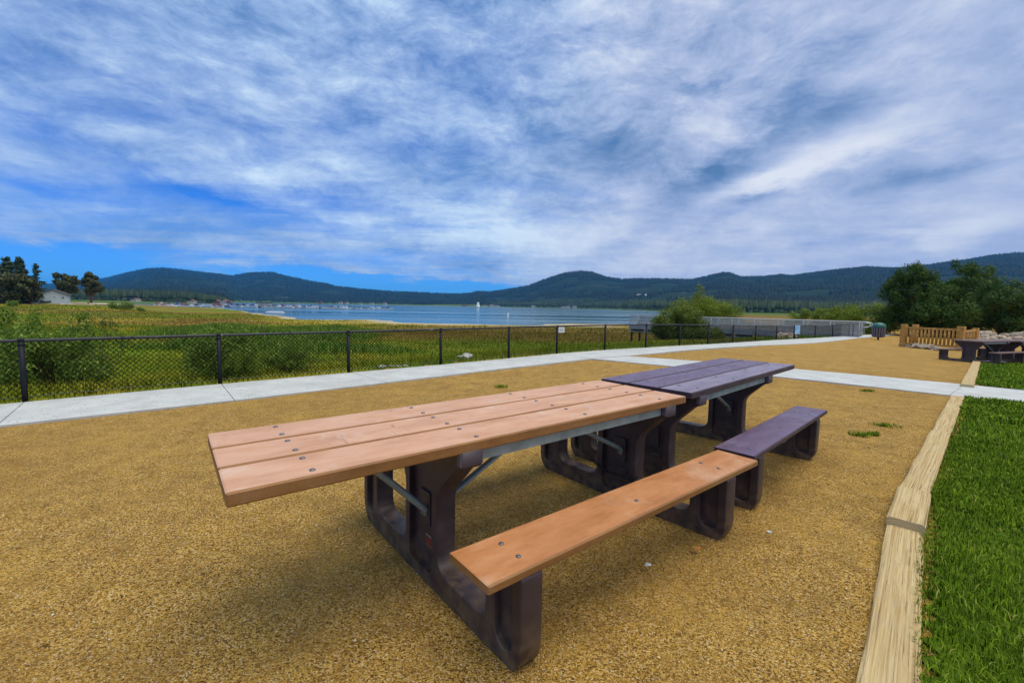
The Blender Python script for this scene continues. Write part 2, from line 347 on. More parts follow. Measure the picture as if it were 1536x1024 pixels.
def fbm(x, y, o=5):
    s = 0; a = .5
    for i in range(o): s = s + a*vn(x*2**i+i*7.3, y*2**i+i*3.1); a *= .5
    return s
# fence line : post feet
FP = [(-60, 612), (38, 603), (330.5, 576), (523, 559), (661, 547), (763, 537.5), (835, 530.5), (907, 525), (968.5, 521.5), (1019, 518.5), (1061.5, 516.3), (1099, 514), (1133, 511.8), (1164, 509.8), (1190.5, 508.5), (1222, 507), (1248.5, 505.3), (1273, 504.2), (1279, 504)]
posts = [g(a, b) for a, b in FP]; posts[0] = posts[1]*2 - posts[2]; posts[0].z = 0
K = 3; posts = [posts[0]+(posts[0]-posts[1])*i for i in (3, 2, 1)] + posts
FLx = np.array([p.x for p in posts]); FLy = np.array([p.y for p in posts])
def fence_d(x, y):        # signed distance-like: >0 beyond the fence (towards the lake)
    X = np.concatenate([[-80], FLx, [60]]); Y = np.concatenate([[FLy[0]-(FLx[0]+80)*.93], FLy, [FLy[-1]+.9*(60-FLx[-1])]])
    return (y-np.interp(x, X, Y))*.74
def th(x, y):
    x = np.asarray(x, float); y = np.asarray(y, float); u = x/np.maximum(y, 1)
    d = fence_d(x, y); park = gzn(x)-.05
    right = smn(17, 24, x)*smn(.62, .85, u)*(1-smn(70, 140, y))          # ground under the big trees on the right stays high
    n = fbm(x*.06, y*.06, 5)-.5
    base = -1.75 - .55*smn(15, 85, y) + .22*n*smn(3, 15, d)*2
    leftup = smn(-.72, -.95, -0+u) if False else smn(.74, .98, -u)*smn(60, 140, y)
    base = base + leftup*1.55
    land = park + (base-park)*smn(.3, 11, d)*(1-right)
    ys = np.interp(u, SX, SY) + 10*(fbm(x*.03+9, y*.02, 4)-.5)*2
    inlake = smn(-12, 3, y-ys)*(u < .5)*(u > -1.3)
    dl = y-ys
    low = np.where(dl > -40, np.interp(dl, [-40, -6, 3, 25], [0, -.35, -.62, -2.2]), 0)
    z = land + low*(u < .46)*(u > -1.4)*(d > 10)
    # far land and mountains
    fs = np.interp(u, FSX, FSY); D = np.interp(u, RDX, RD); e = np.interp(u, RX, RE)
    q = (y-fs)
    fz = np.interp(q, [-60, 0, 4, 60, 200], [-9, -2.7, -2.2, -1.6, 0])
    top = e*D + H_; ft = np.clip((y-fs-120)/(D-fs-120), 0, 1.6)
    rel = np.where(ft < 1, .30*ft + .70*ft**2.4*(3-2*ft)*np.clip(1, 0, 1), 1 - 1.2*(ft-1))
    rel = np.where(ft < 1, np.minimum(rel, .30*ft+.70*ft), rel)
    rid = fbm(x*.0016+3, y*.0016, 5)-.5
    mt = top*rel*(1 + .55*rid*np.clip(ft, 0, 1)*np.clip(1-ft, 0, 1)*4*.6) - np.abs(vn(x*.004, y*.003)-.5)*60*np.clip(ft*(1-ft)*4, 0, 1)
    mt = np.where(q > 60, mt, 0)
    far = np.where(q > -60, fz + np.maximum(mt, 0), -9)
    w = (y > 240) & ((y > ys+20) | (u > .42) | (u < -1.0))
    return np.where(w & (q > -60), np.where(q > 0, far, np.maximum(far, np.where(y < ys, z, -9))), z)
uu = np.concatenate([np.linspace(-2.6, -1.35, 25)[:-1], np.linspace(-1.35, 1.35, 380), np.linspace(1.35, 2.6, 25)[1:]])
yy = np.concatenate([np.linspace(-3, 3.0, 5), np.geomspace(3.5, 300, 150), np.geomspace(310, 9500, 150)])
XX = uu[None, :]*np.maximum(yy[:, None], 8.0) ; YY = np.repeat(yy[:, None], len(uu), 1)
ZZ = th(XX, YY); ZZ = np.where(YY < 2.9, gzn(XX)-.05, ZZ)
nv, nu = ZZ.shape; I = np.arange(nv*nu).reshape(nv, nu)
link('terrain', npmesh('terrain', np.stack([XX, YY, ZZ], -1), np.stack([I[:-1, :-1], I[:-1, 1:], I[1:, 1:], I[1:, :-1]], -1).reshape(-1, 4), True), terrain_m, kind='structure')
b = MB(); b.quad((-9000, -600, LAKE-.6), (9000, -600, LAKE-.6), (9000, -3, LAKE-.6), (-9000, -3, LAKE-.6)); b.build('ground', terrain_m, kind='structure')
b = MB(); b.quad((-1800, 60, LAKE), (900, 60, LAKE), (900, 2400, LAKE), (-1800, 2400, LAKE)); b.build('lake', water_m, kind='structure')

# ------------------------------------------------------------------ vegetation tools
def leaf_quads(P, Nrm, size, asp=.45, up=0):
    """rhombic leaves at points P, lying roughly normal to Nrm"""
    n = len(P); a = rng.normal(size=(n, 3)); a[:, 2] += up; a /= np.linalg.norm(a, axis=1)[:, None]
    nn = Nrm/np.maximum(np.linalg.norm(Nrm, axis=1)[:, None], 1e-6)
    a = a - (a*nn).sum(1)[:, None]*nn*.7; a /= np.linalg.norm(a, axis=1)[:, None]
    s = np.cross(nn+rng.normal(size=(n, 3))*.4, a); s /= np.maximum(np.linalg.norm(s, axis=1)[:, None], 1e-6)
    L = (size*(.6+.8*rng.random(n)))[:, None]
    V = np.stack([P-a*L*.5, P+s*L*asp*.5+nn*L*.06, P+a*L*.5, P-s*L*asp*.5+nn*L*.06], 1)
    return V.reshape(-1, 3), np.arange(4*n).reshape(n, 4)
def crown(cl, n, size, asp=.45, hollow=.55, up=0, zmin=None):
    """leaves through a crown given as clumps (x,y,z,rx,ry,rz)"""
    cl = np.array(cl, float); w = cl[:, 3]*cl[:, 4]+cl[:, 3]*cl[:, 5]; idx = rng.choice(len(cl), n, p=w/w.sum())
    d = rng.normal(size=(n, 3)); d /= np.linalg.norm(d, axis=1)[:, None]
    rad = hollow + (1-hollow)*rng.random(n)**.7; rad *= 1+.16*rng.normal(size=n)
    C = cl[idx]; P = C[:, :3] + d*C[:, 3:6]*rad[:, None]
    if zmin is not None: k = P[:, 2] > zmin; P = P[k]; d = d[k]
    return leaf_quads(P, d, np.full(len(P), size), asp, up)
def clumps_in(n, rx, ry, rz, cz, r0, r1, flat=1.0, bottom=-.5):
    out = []
    while len(out) < n:
        p = rng.uniform(-1, 1, 3)
        if (p**2).sum() > 1 or p[2] < bottom: continue
        r = rng.uniform(r0, r1); out.append((p[0]*rx, p[1]*ry, cz+p[2]*rz, r, r, r*flat))
    return out
def woody(name, loc, clumps, nleaf, lsize, lm, bm_, trunk_r, label, cat, group=None, asp=.45, nlimb=14, fork=.25, hollow=.45, crown_name='crown', trunk_name='trunk', up=0, multi=False):
    root = empty(name, loc, label=label, cat=cat, group=group)
    v, f = crown(clumps, nleaf, lsize, asp, hollow, up, .02); link(crown_name, npmesh('crown', v, f), lm, root)
    b = MB(); zt = max(c[2] for c in clumps); base = Vector((0, 0, -.3)); pick = sorted(clumps, key=lambda c: -c[3])[:nlimb]
    if not multi: b.tube([base, (0.02*zt, 0, zt*.3), (-.01*zt, .01*zt, zt*.65)], [trunk_r*1.25, trunk_r*.8, trunk_r*.35], 8)
    for c in pick:
        c3 = Vector(c[:3]); st = Vector((rng.uniform(-.3, .3)*trunk_r*3, rng.uniform(-.3, .3)*trunk_r*3, -.15)) if multi else Vector((0.015*zt, 0, min(zt*.6, max(zt*fork, c3.z*.45))))
        mid = st.lerp(c3, .5)+Vector((0, 0, (c3-st).length*.06)); r = trunk_r*(.5 if not multi else .6)
        b.tube([st, mid, c3], [r, r*.6, r*.18], 6)
    b.build(trunk_name, bm_, root); return root

# mountain and shore conifers as cones (stuff)
def conifers(name, pts, hh, m, wid=.24, kind='stuff', sides=5, tiers=1, **k):
    n = len(pts); V = []; Fc = []; base = 0
    ang = np.arange(sides)*2*PI/sides; pts = np.asarray(pts); hh = np.asarray(hh)
    rot = rng.random(n)*6
    off = 0
    for tr in range(tiers):
        z0 = hh*(.06+.30*tr/max(1, tiers-1) if tiers > 1 else 0.02); z1 = hh*(1 if tr == tiers-1 else .62+.18*tr); r = hh*wid*(1-.32*tr)*(.8+.4*rng.random(n))
        ring = np.stack([pts[:, None, 0]+np.cos(ang[None]+rot[:, None])*r[:, None]*(.8+.4*rng.random((n, sides))), pts[:, None, 1]+np.sin(ang[None]+rot[:, None])*r[:, None], pts[:, None, 2]+z0[:, None]+0*ang[None]+hh[:, None]*.05*rng.random((n, sides))], -1)
        tip = np.stack([pts[:, 0], pts[:, 1], pts[:, 2]+z1], -1)[:, None]
        v = np.concatenate([ring, tip], 1).reshape(-1, 3); V.append(v)
        b0 = off + np.arange(n)*(sides+1)
        for s in range(sides): Fc.append(np.stack([b0+s, b0+(s+1) % sides, b0+sides], -1))
        off += len(v)
    return link(name, npmesh(name, np.concatenate(V), np.concatenate(Fc)), m, kind=kind, **k)
# mountains
N = 120000; u = rng.uniform(-1.4, 1.35, N); D = np.interp(u, RDX, RD); fs = np.interp(u, FSX, FSY)
w = rng.random(N)**.8; y = fs+150 + w*(D*1.03-fs-150); x = u*y; z = th(x, y); keep = (z > 1) & (fbm(x*.006, y*.006, 4) + .25*(fbm(x*.0017+5, y*.0017, 3)-.47) < .53)
# extra trees near crest
u2 = rng.uniform(-1.4, 1.35, 26000); D2 = np.interp(u2, RDX, RD)*rng.uniform(.95, 1.005, 26000); x2 = u2*D2; z2 = th(x2, D2)
px_ = np.concatenate([x[keep], x2]); py_ = np.concatenate([y[keep], D2]); pz_ = np.concatenate([z[keep], z2])
hh = (9+15*rng.random(len(px_))**2)*np.clip(py_/3000, .8, 1.7)
conifers('mountain_forest', np.stack([px_, py_, pz_-1], -1), hh, forest_m, .26, sides=4, label='dark conifer forest covering the mountains across the lake')
# foot-of-mountain forest on the right and the wooded point on the left
N = 9000; u = rng.uniform(-.05, 1.35, N); fs = np.interp(u, FSX, FSY); y = fs + 70 + rng.random(N)**.8*np.where(u > .3, 260, 420); x = u*y
h1 = (9+9*rng.random(N))*np.where(u > .35, 1.0, 1.25)
N2 = 2600; y2 = rng.uniform(590, 760, N2); u2 = rng.uniform(-1.05, -.652, N2); u2 = np.where(y2 < 640, u2, u2); x2 = u2*y2
h2 = (9+9*rng.random(N2))*(.45+.55*smn(-.64, -.72, u2) if False else (.5+.5*np.clip((-.645-u2)/.09, 0, 1)))
X_ = np.concatenate([x, x2]); Y_ = np.concatenate([y, y2]); Z_ = np.maximum(th(X_, Y_), LAKE+.3)
conifers('shore_forest', np.stack([X_, Y_, Z_-.5], -1), np.concatenate([h1, h2]), forest_n, .22, sides=5, tiers=2, label='taller conifers crowding the far shore of the lake')
# ------------------------------------------------------------------ gravel, pavement
def strip(name, L, Rr, up, m, thick=.12, n=60, gap=0, **k):
    """ground-following strip between two polylines"""
    def res(P, n):
        P = [Vector((p[0], p[1])) for p in P]; s = [0]
        for a, b in zip(P, P[1:]): s.append(s[-1]+(b-a).length)
        o = []
        for i in range(n+1):
            q = s[-1]*i/n; j = max(0, min(len(P)-2, next((k for k in range(len(s)-1) if s[k+1] >= q-1e-9), len(P)-2)))
            o.append(P[j].lerp(P[j+1], (q-s[j])/(s[j+1]-s[j])))
        return o
    A, B = res(L, n), res(Rr, n); b = MB(); bm = b.bm; rows = []
    for p, q in zip(A, B):
        za, zb = gz(p.x)+up, gz(q.x)+up
        rows.append([bm.verts.new(c) for c in ((p.x, p.y, za-thick), (p.x, p.y, za), (q.x, q.y, zb), (q.x, q.y, zb-thick))])
    for r, s in zip(rows, rows[1:]):
        for i in range(3): bm.faces.new((r[i], r[i+1], s[i+1], s[i]))
    bm.faces.new(rows[0]); bm.faces.new(rows[-1][::-1])
    return b.build(name, m, **k)
# gravel sheet as grid covering the park side of the fence
gx = np.concatenate([np.linspace(-14, -3, 24)[:-1], np.linspace(-3, 6, 90)[:-1], np.linspace(6, 60, 80)]); gy = np.concatenate([np.linspace(-6, 0, 8)[:-1], np.linspace(0, 7, 80)[:-1], np.linspace(7, 48, 70)])
GX, GY = np.meshgrid(gx, gy); ID = np.arange(GX.size).reshape(GX.shape)
bumpy = .018*(fbm(GX*1.3+50, GY*1.3+50, 5)-.5)*2
def hollow(x, y):
    r = 0
    for cx_, cy_, a_ in ((.0, 2.7, .67), (2.0, 4.45, .75)):
        u_ = (x-cx_)*math.cos(a_)+(y-cy_)*math.sin(a_); v_ = -(x-cx_)*math.sin(a_)+(y-cy_)*math.cos(a_); r = np.maximum(r, np.exp(-((u_/1.5)**4+(v_/1.0)**4)))
    return .022*r
GZ = gzn(GX) + bumpy - .003 - hollow(GX, GY)*1.4
fd = fence_d(GX, GY); cell = fd[:-1, :-1]
ok = (cell < -.02) & (GX[:-1, :-1] < 44)
q = np.stack([ID[:-1, :-1], ID[:-1, 1:], ID[1:, 1:], ID[1:, :-1]], -1)[ok]
# pull the cells touching the fence line in: they stay under the sidewalk
GZ = np.where(fd > -1.2, gzn(GX)-.03, GZ)
link('gravel_ground', npmesh('gravel_ground', np.stack([GX, GY, GZ], -1), q, True), gravel, kind='structure')
HOL = None
def gh(x, y): # gravel height
    return gz(x) + .022*(float(fbm(np.array(x*1.3+50), np.array(y*1.3+50), 5))-.5)*2 - .012

inn = [g(a, b) for a, b in [(0, 641), (225, 616), (384, 599), (565, 577), (768, 552.5), (888, 539)]]
inn2 = [g(a, b) for a, b in [(943, 535), (1152, 518), (1292, 507)]]
inn = [inn[0]+(inn[0]-inn[2])*4.0] + inn
innr = inn + inn2
outr = [p + Vector((.06, -.09, 0)) for p in posts]
# resample the outer edge opposite the inner one, slab by slab
def along(P, d):
    for a, b in zip(P, P[1:]):
        l = (b-a).length
        if d <= l: return a.lerp(b, d/l)
        d -= l
    return P[-1]
def near_on(P, q):
    best = None
    for a, b in zip(P, P[1:]):
        t = max(0, min(1, (q-a).dot(b-a)/(b-a).length_squared)); r = a.lerp(b, t)
        if best is None or (r-q).length < best[0]: best = (r-q).length, r
    return best[1]
xy = lambda v: Vector((v.x, v.y, 0))
O2 = [xy(p) for p in outr]; I2 = [xy(p) for p in innr]
b = MB(); bm = b.bm
def slab(bm, P4, up=.022, th_=.12, gap=.006):
    c = sum(P4, Vector())/4; Q = [p + (c-p).normalized()*gap for p in P4]; n = max(1, int((Q[1]-Q[0]).length/1.0))
    rows = []
    for i in range(n+1):
        a = Q[0].lerp(Q[1], i/n); d = Q[3].lerp(Q[2], i/n)
        rows.append([bm.verts.new((p.x, p.y, gz(p.x)+h)) for p, h in ((a, up-th_), (a, up), (d, up), (d, up-th_))])
    for r, s in zip(rows, rows[1:]):
        for i in range(3): bm.faces.new((r[i], r[i+1], s[i+1], s[i]))
    bm.faces.new(rows[0]); bm.faces.new(rows[-1][::-1])
js = [0]; k = 1
J = [xy(p) for p in posts[:-1]]
for a, c in zip(J, J[1:]):
    oa, oc = near_on(O2, a), near_on(O2, c); ia, ic = near_on(I2, a), near_on(I2, c)
    if (ia-ic).length < .05 or (oa-oc).length < .05: continue
    slab(bm, [oa, oc, ic, ia])
e1, e2 = near_on(O2, J[-1]), near_on(I2, J[-1]); dd = Vector((.80, .60, 0))
slab(bm, [e1, e1+dd*3.4, e2+dd*4.6, e2]); slab(bm, [e1+dd*3.4, e1+dd*7+Vector((.5, -.5, 0)), e2+dd*9, e2+dd*4.6])
b.build('sidewalk', concrete, kind='structure')
cn = [xy(g(a, b_)) for a, b_ in [(888, 539), (993, 551), (1157, 567.5), (1424, 594), (1536, 604)]]; cf = [xy(g(a, b_)) for a, b_ in [(943, 535), (1043, 545), (1179, 556), (1447, 577.5), (1536, 588)]]
c0 = cn[0]; cdir = (cn[3]-cn[0]).normalized(); cfd = (cf[3]-cf[0]).normalized()
b = MB()
L1 = (cn[3]-cn[0]).length; ns = 4
Cn = [cn[0]+(cn[3]-cn[0])*i/ns for i in range(ns+1)]; Cf = [cf[0]+(cf[3]-cf[0])*i/ns for i in range(ns+1)]
for i in range(ns): slab(b.bm, [Cn[i], Cn[i+1], Cf[i+1], Cf[i]], up=.019)
turn = Vector((.93, -.55, 0)).normalized(); slab(b.bm, [Cn[-1], Cn[-1]+turn*2.6, Cf[-1]+turn*2.6, Cf[-1]], up=.019); slab(b.bm, [Cn[-1]+turn*2.6, Cn[-1]+turn*6, Cf[-1]+turn*6, Cf[-1]+turn*2.6], up=.019)
b.build('path', concrete, kind='structure')

# ------------------------------------------------------------------ lawn + timber edging
cL = [xy(g(a, b_, .05)) for a, b_ in [(1319.6, 858), (1333.7, 777), (1348.5, 736), (1398.7, 647), (1430, 593), (1443, 577), (1458, 541)]]
cR = [xy(g(a, b_, .05)) for a, b_ in [(1382, 858), (1385.7, 777), (1400.5, 717.6), (1426.5, 643), (1444, 593), (1460, 577), (1473, 541)]]
print('curb', [tuple(round(c, 2) for c in p) for p in cL]); print([tuple(round(c, 2) for c in p) for p in cR])
def log(label, a, c, w, top, h=.15, seed=0, tilt=0, endm=True):
    a = Vector((a.x, a.y, 0)); c = Vector((c.x, c.y, 0)); d = c-a; L = d.length; o = empty('edging_timber', (a.x, a.y, gz(a.x)), math.atan2(d.y, d.x), label=label, cat='landscape timber', group='timbers edging the lawn')
    b = MB(); bm = b.bm; n = max(3, int(L/.12)); prof = [(-.5, -1), (-.5, -.18), (-.42, -.02), (-.2, 0), (.2, .0), (.42, -.02), (.5, -.18), (.5, -1)]; rows = []
    for i in range(n+1):
        x = L*i/n; zg = gz(a.x+d.x*i/n)-gz(a.x); r = []
        for j, (py, pz) in enumerate(prof):
            q = mnoise.noise(Vector((x*3, j*.9+seed*5, seed)))*.006
            r.append(bm.verts.new((x, py*w+q, zg + top + tilt*i/n + pz*h*(1 if pz < -.5 else .35)+q)))
        rows.append(r)
    for r, s in zip(rows, rows[1:]):
        for i in range(len(prof)-1):
            f = bm.faces.new((r[i], r[i+1], s[i+1], s[i])); f.smooth = False
    f1 = bm.faces.new(rows[0]); f2 = bm.faces.new(rows[-1][::-1]); f1.material_index = 1; f2.material_index = 1
    b.build('timber', [timber, endgrain], o); return o
mid = [(l+r)/2 for l, r in zip(cL, cR)]
w0 = .165
def proj_(P, line0, line1): return P
m0, m1, m2, m3, m4 = (cL[0]+cR[0])/2, None, None, None, None
def cw(i): return near_on(cR, cL[i]) # opposite point on the right edge
ctr = [(cL[i]+near_on(cR, cL[i]))/2 for i in range(7)]; wid = [(cL[i]-near_on(cR, cL[i])).length for i in range(7)]
print('ctr', [tuple(round(c, 2) for c in p) for p in ctr], [round(w, 3) for w in wid])
d01 = (ctr[1]-ctr[0]).normalized(); d34 = (ctr[4]-ctr[2]).normalized()
back = ctr[1] - d01*2.6
jn = ctr[1]-d01*.06
log('nearest pale weathered timber edging the grass, lying lower than the block beyond it', back, jn, .165, .038, seed=1)
blk = ctr[2]+d34*.02
log('short raised timber block with its ringed end grain showing', jn-d01*.0+Vector((0.0, 0.0, 0)), blk, .178, .086, h=.2, seed=2)
e3 = ctr[3]+d34*.0
log('long split timber beside the gravel just past the raised block', blk, e3, .16, .07, seed=3)
log('timber ending at the near edge of the concrete cross path', e3, ctr[4]-d34*.02, .158, .055, seed=4)
d56 = (ctr[6]-ctr[5]).normalized()
log('straight timber running from the far side of the cross path to the dark picnic table', ctr[5]+d56*.02, ctr[6]+d56*.35, .19, .07, seed=5)
# lawn sheets (split by the path)
def inlawn(x, y):
    """right of the timber line and off the path"""
    lx = [back.x-6]+[back.x]+[c.x for c in ctr]; ly = [back.y-6.5]+[back.y]+[c.y for c in ctr]
    yl = np.interp(x, lx, ly); k = (y < yl-.09) & (x > lx[0]) & (x < ctr[6].x+20)
    yfar = ctr[6].y+.12; yl2 = np.where(x > ctr[6].x, yfar, 1e9); k &= y < yl2
    def sd(P, dr): return (x-P.x)*(-dr.y)+(y-P.y)*dr.x
    on = (sd(Cn[-1], turn) > -.07) & (sd(Cf[-1], turn) < .07)
    return k & ~on
lx = np.linspace(-2, 26, 281); ly = np.linspace(-6, 14.5, 206); LX, LY = np.meshgrid(lx, ly); ID = np.arange(LX.size).reshape(LX.shape)
okv = inlawn(LX, LY); okf = okv[:-1, :-1] & okv[1:, 1:] & okv[:-1, 1:] & okv[1:, :-1]
q = np.stack([ID[:-1, :-1], ID[:-1, 1:], ID[1:, 1:], ID[1:, :-1]], -1)[okf]
link('lawn', npmesh('lawn', np.stack([LX, LY, gzn(LX)+.022+.02*(fbm(LX*2, LY*2, 3)-.5)], -1), q, True), lawn_m, kind='structure')
def blades(P, h, w, lean=.5, seg=2):
    n = len(P); a = rng.random(n)*2*PI; d = np.stack([np.cos(a), np.sin(a), 0*a], -1); s = np.stack([-d[:, 1], d[:, 0], 0*a], -1)
    le = (lean*rng.random(n))[:, None]; H = h[:, None]; W = w[:, None]*.5; up = np.array([0, 0, 1.])
    m = P + d*le*H*.35 + up*H*.6; t = P + d*le*H + up*H*(1-.35*le)
    V = np.stack([P-s*W, P+s*W, m+s*W*.7, m-s*W*.7, t], 1).reshape(-1, 3); b0 = np.arange(n)*5
    Fq = np.stack([b0, b0+1, b0+2, b0+3], -1); Ft = np.stack([b0+3, b0+2, b0+4], -1)
    F3 = np.concatenate([Fq[:, [0, 1, 2]], Fq[:, [0, 2, 3]], Ft])
    return V, F3
# lawn grass density by distance
def scatter(n, x0, x1, y0, y1): return rng.uniform(x0, x1, n), rng.uniform(y0, y1, n)
sets = []
for n, (x0, x1, y0, y1), hh_, ww in ((150000, (.8, 5.2, .2, 4.6), .036, .0042), (90000, (3, 11, 2.5, 8.5), .046, .008), (120000, (6, 22, 5, 16), .05, .018)):
    x, y = scatter(n, x0, x1, y0, y1); k = inlawn(x, y); x, y = x[k], y[k]
    cl = fbm(x*3.1, y*3.1, 4); z = gzn(x)+.02; sets.append(blades(np.stack([x, y, z], -1), hh_*(.45+1.3*cl)*(.7+.6*rng.random(len(x))), ww*(.7+.6*rng.random(len(x))), .9))
off = 0; V = []; Fx = []
for v, f in sets: V.append(v); Fx.append(f+off); off += len(v)
link('grass', npmesh('grass', np.concatenate(V), np.concatenate(Fx)), lawn_bl, kind='stuff', label='short green lawn grass beside the timber edging')

# pebbles near the camera
def pebbles(n, rect, smin, smax, f=None, up=0):
    x, y = scatter(n, *rect); fdd = fence_d(x, y); k = ~inlawn(x, y) & ((fdd < -1.45) if not up else ((fdd > -1.45) & (fdd < -.3) & (rng.random(n) < np.exp(-(fdd+1.5)*5)+.06)))
    if f is not None: k &= f(x, y)
    x, y = x[k], y[k]; n = len(x); z = gzn(x)+.018*(fbm(x*1.3+50, y*1.3+50, 5)-.5)*2-.003-hollow(x, y)*1.4
    if up: z = gzn(x)+.022
    s = smin+(smax-smin)*rng.random(n)**3; oc = np.array([(1, 0, 0), (-1, 0, 0), (0, 1, 0), (0, -1, 0), (0, 0, 1), (0, 0, -1)], float)
    V = oc[None]*(s[:, None, None]*(.6+.6*rng.random((n, 6, 1))))*np.array([1, 1, .62]) + rng.normal(size=(n, 6, 3))*s[:, None, None]*.15
    a = rng.random(n)*6.3; c, s_ = np.cos(a)[:, None], np.sin(a)[:, None]; V = np.stack([V[..., 0]*c-V[..., 1]*s_, V[..., 0]*s_+V[..., 1]*c, V[..., 2]], -1)
    V += np.stack([x, y, z+s*.25], -1)[:, None]
    fc = np.array([(0, 2, 4), (2, 1, 4), (1, 3, 4), (3, 0, 4), (2, 0, 5), (1, 2, 5), (3, 1, 5), (0, 3, 5)])
    return V.reshape(-1, 3), (np.arange(n)[:, None, None]*6+fc[None]).reshape(-1, 3)
off = 0; V = []; Fx = []
for v, f in (pebbles(90000, (-2.6, 2.8, .9, 3.4), .0015, .0048), pebbles(60000, (-4, 5, 2, 6.5), .0022, .0055), pebbles(5000, (-6, 9, .9, 10), .004, .012), pebbles(30000, (-7.5, 6, 4, 15), .003, .009, None, 1)):
    V.append(v); Fx.append(f+off); off += len(v)
link('loose_gravel', npmesh('loose_gravel', np.concatenate(V), np.concatenate(Fx)), pebble, kind='stuff', label='loose golden gravel stones scattered over the ground')
# tan border strip behind the lawn
b = MB(); a0 = ctr[6]+Vector((.12, .18, 0)); slab(b.bm, [a0, a0+Vector((9, .1, 0)), a0+Vector((9, .22, 0)), a0+Vector((0, .12, 0))], up=.05); b.build('lawn_kerb', concrete, kind='structure')

# ------------------------------------------------------------------ picnic tables
def curve_mesh(splines, depth, bevel):
    """closed 2D outlines (holes included) extruded to a solid with rounded edges; lies in the y,z plane, thickness along x"""
    cu = bpy.data.curves.new('c', 'CURVE'); cu.dimensions = '2D'; cu.fill_mode = 'BOTH'; cu.extrude = depth/2-bevel; cu.bevel_depth = bevel; cu.bevel_resolution = 1
    for P in splines:
        s = cu.splines.new('POLY'); s.points.add(len(P)-1); s.use_cyclic_u = True
        for q, (x, y) in zip(s.points, P): q.co = (x, y, 0, 1)
    o = bpy.data.objects.new('c', cu); col.objects.link(o); dg = bpy.context.evaluated_depsgraph_get(); dg.update()
    me = bpy.data.meshes.new_from_object(o.evaluated_get(dg)); bpy.data.objects.remove(o); bpy.data.curves.remove(cu)
    me.transform(Matrix(((0, 0, 1, 0), (1, 0, 0, 0), (0, 1, 0, 0), (0, 0, 0, 1)))); return me
def rnd(P, n=6):
    """polygon with corner radii [(x,y,r)] -> points"""
    out = []
    for i, (x, y, r) in enumerate(P):
        p = Vector((x, y)); a = Vector(P[i-1][:2]); c = Vector(P[(i+1) % len(P)][:2])
        if r <= 0: out.append((x, y)); continue
        da = (a-p).normalized(); dc = (c-p).normalized(); ang = da.angle(dc); t = min(r/math.tan(ang/2), (a-p).length*.49, (c-p).length*.49)
        A, C = p+da*t, p+dc*t
        for k in range(n+1):
            s = k/n; q = A*(1-s)**2 + p*2*s*(1-s) + C*s*s; out.append((q.x, q.y))
    return out
def support_meshes():
    S = 1
    half = [(0, .0, 0), (.80, -.045, .15), (.80, .365, .012), (.585, .365, .012), (.585, .08, .085), (.165, .08, .10), (.165, .46, .14), (.34, .635, .05), (.39, .65, .01), (.39, .712, 0)]
    out = [(a, z, r) for a, z, r in half[1:]] + [(-a, z, r) for a, z, r in half[1:]][::-1]
    out = rnd(out)
    holes = []; plates = []
    for sgn in (1, -1):
        pk = [(.632, .335, .02), (.757, .335, .02), (.757, .03, .075), (.64, .04, .075)]
        pk = rnd([(a*sgn, z, r) for a, z, r in pk]); holes.append(pk)
        plates.append([(x+(.004 if x*sgn > .69 else -.004)*sgn, z+(.004 if z > .2 else -.004)) for x, z in pk])
    pk = rnd([(-.122, .03, .05), (.122, .03, .05), (.122, .49, .05), (.215, .635, .04), (-.215, .635, .04), (-.122, .49, .05)]); holes.append(pk)
    big = [(x*1.03, (z-.36)*1.02+.36) for x, z in pk]
    return curve_mesh([out]+holes, .105, .006), [curve_mesh([q_], .045, .002) for q_ in plates+[big]]
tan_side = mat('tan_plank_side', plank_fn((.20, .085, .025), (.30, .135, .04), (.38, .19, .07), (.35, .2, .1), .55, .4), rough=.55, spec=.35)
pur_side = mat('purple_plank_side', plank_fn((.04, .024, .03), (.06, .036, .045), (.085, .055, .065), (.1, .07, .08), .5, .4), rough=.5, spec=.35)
pur_light = mat('pale_purple_plank', plank_fn((.15, .11, .15), (.22, .175, .235), (.29, .24, .31), (.34, .29, .34), .4, .5), rough=.4, spec=.5)  # lighter purple for the third tabletop plank
SIDE = {'tan_plank': tan_side, 'tan_bench_plank': tan_side, 'purple_plank': pur_side, 'pale_purple_plank': pur_side}
SUP, WEBS = support_meshes()
for me_ in [SUP]+WEBS: me_.materials.append(plastic)
PLATE = None
def bolt_mesh():
    b = MB(); b.tube([(0, 0, -.002), (0, 0, .0025), (0, 0, .0045)], [.0108, .0108, .007], 12); b.mi = 0
    bmesh.ops.recalc_face_normals(b.bm, faces=b.bm.faces); me = bpy.data.meshes.new('bolt'); b.bm.to_mesh(me); b.bm.free(); me.materials.append(bolt_m); return me
BOLT = bolt_mesh()
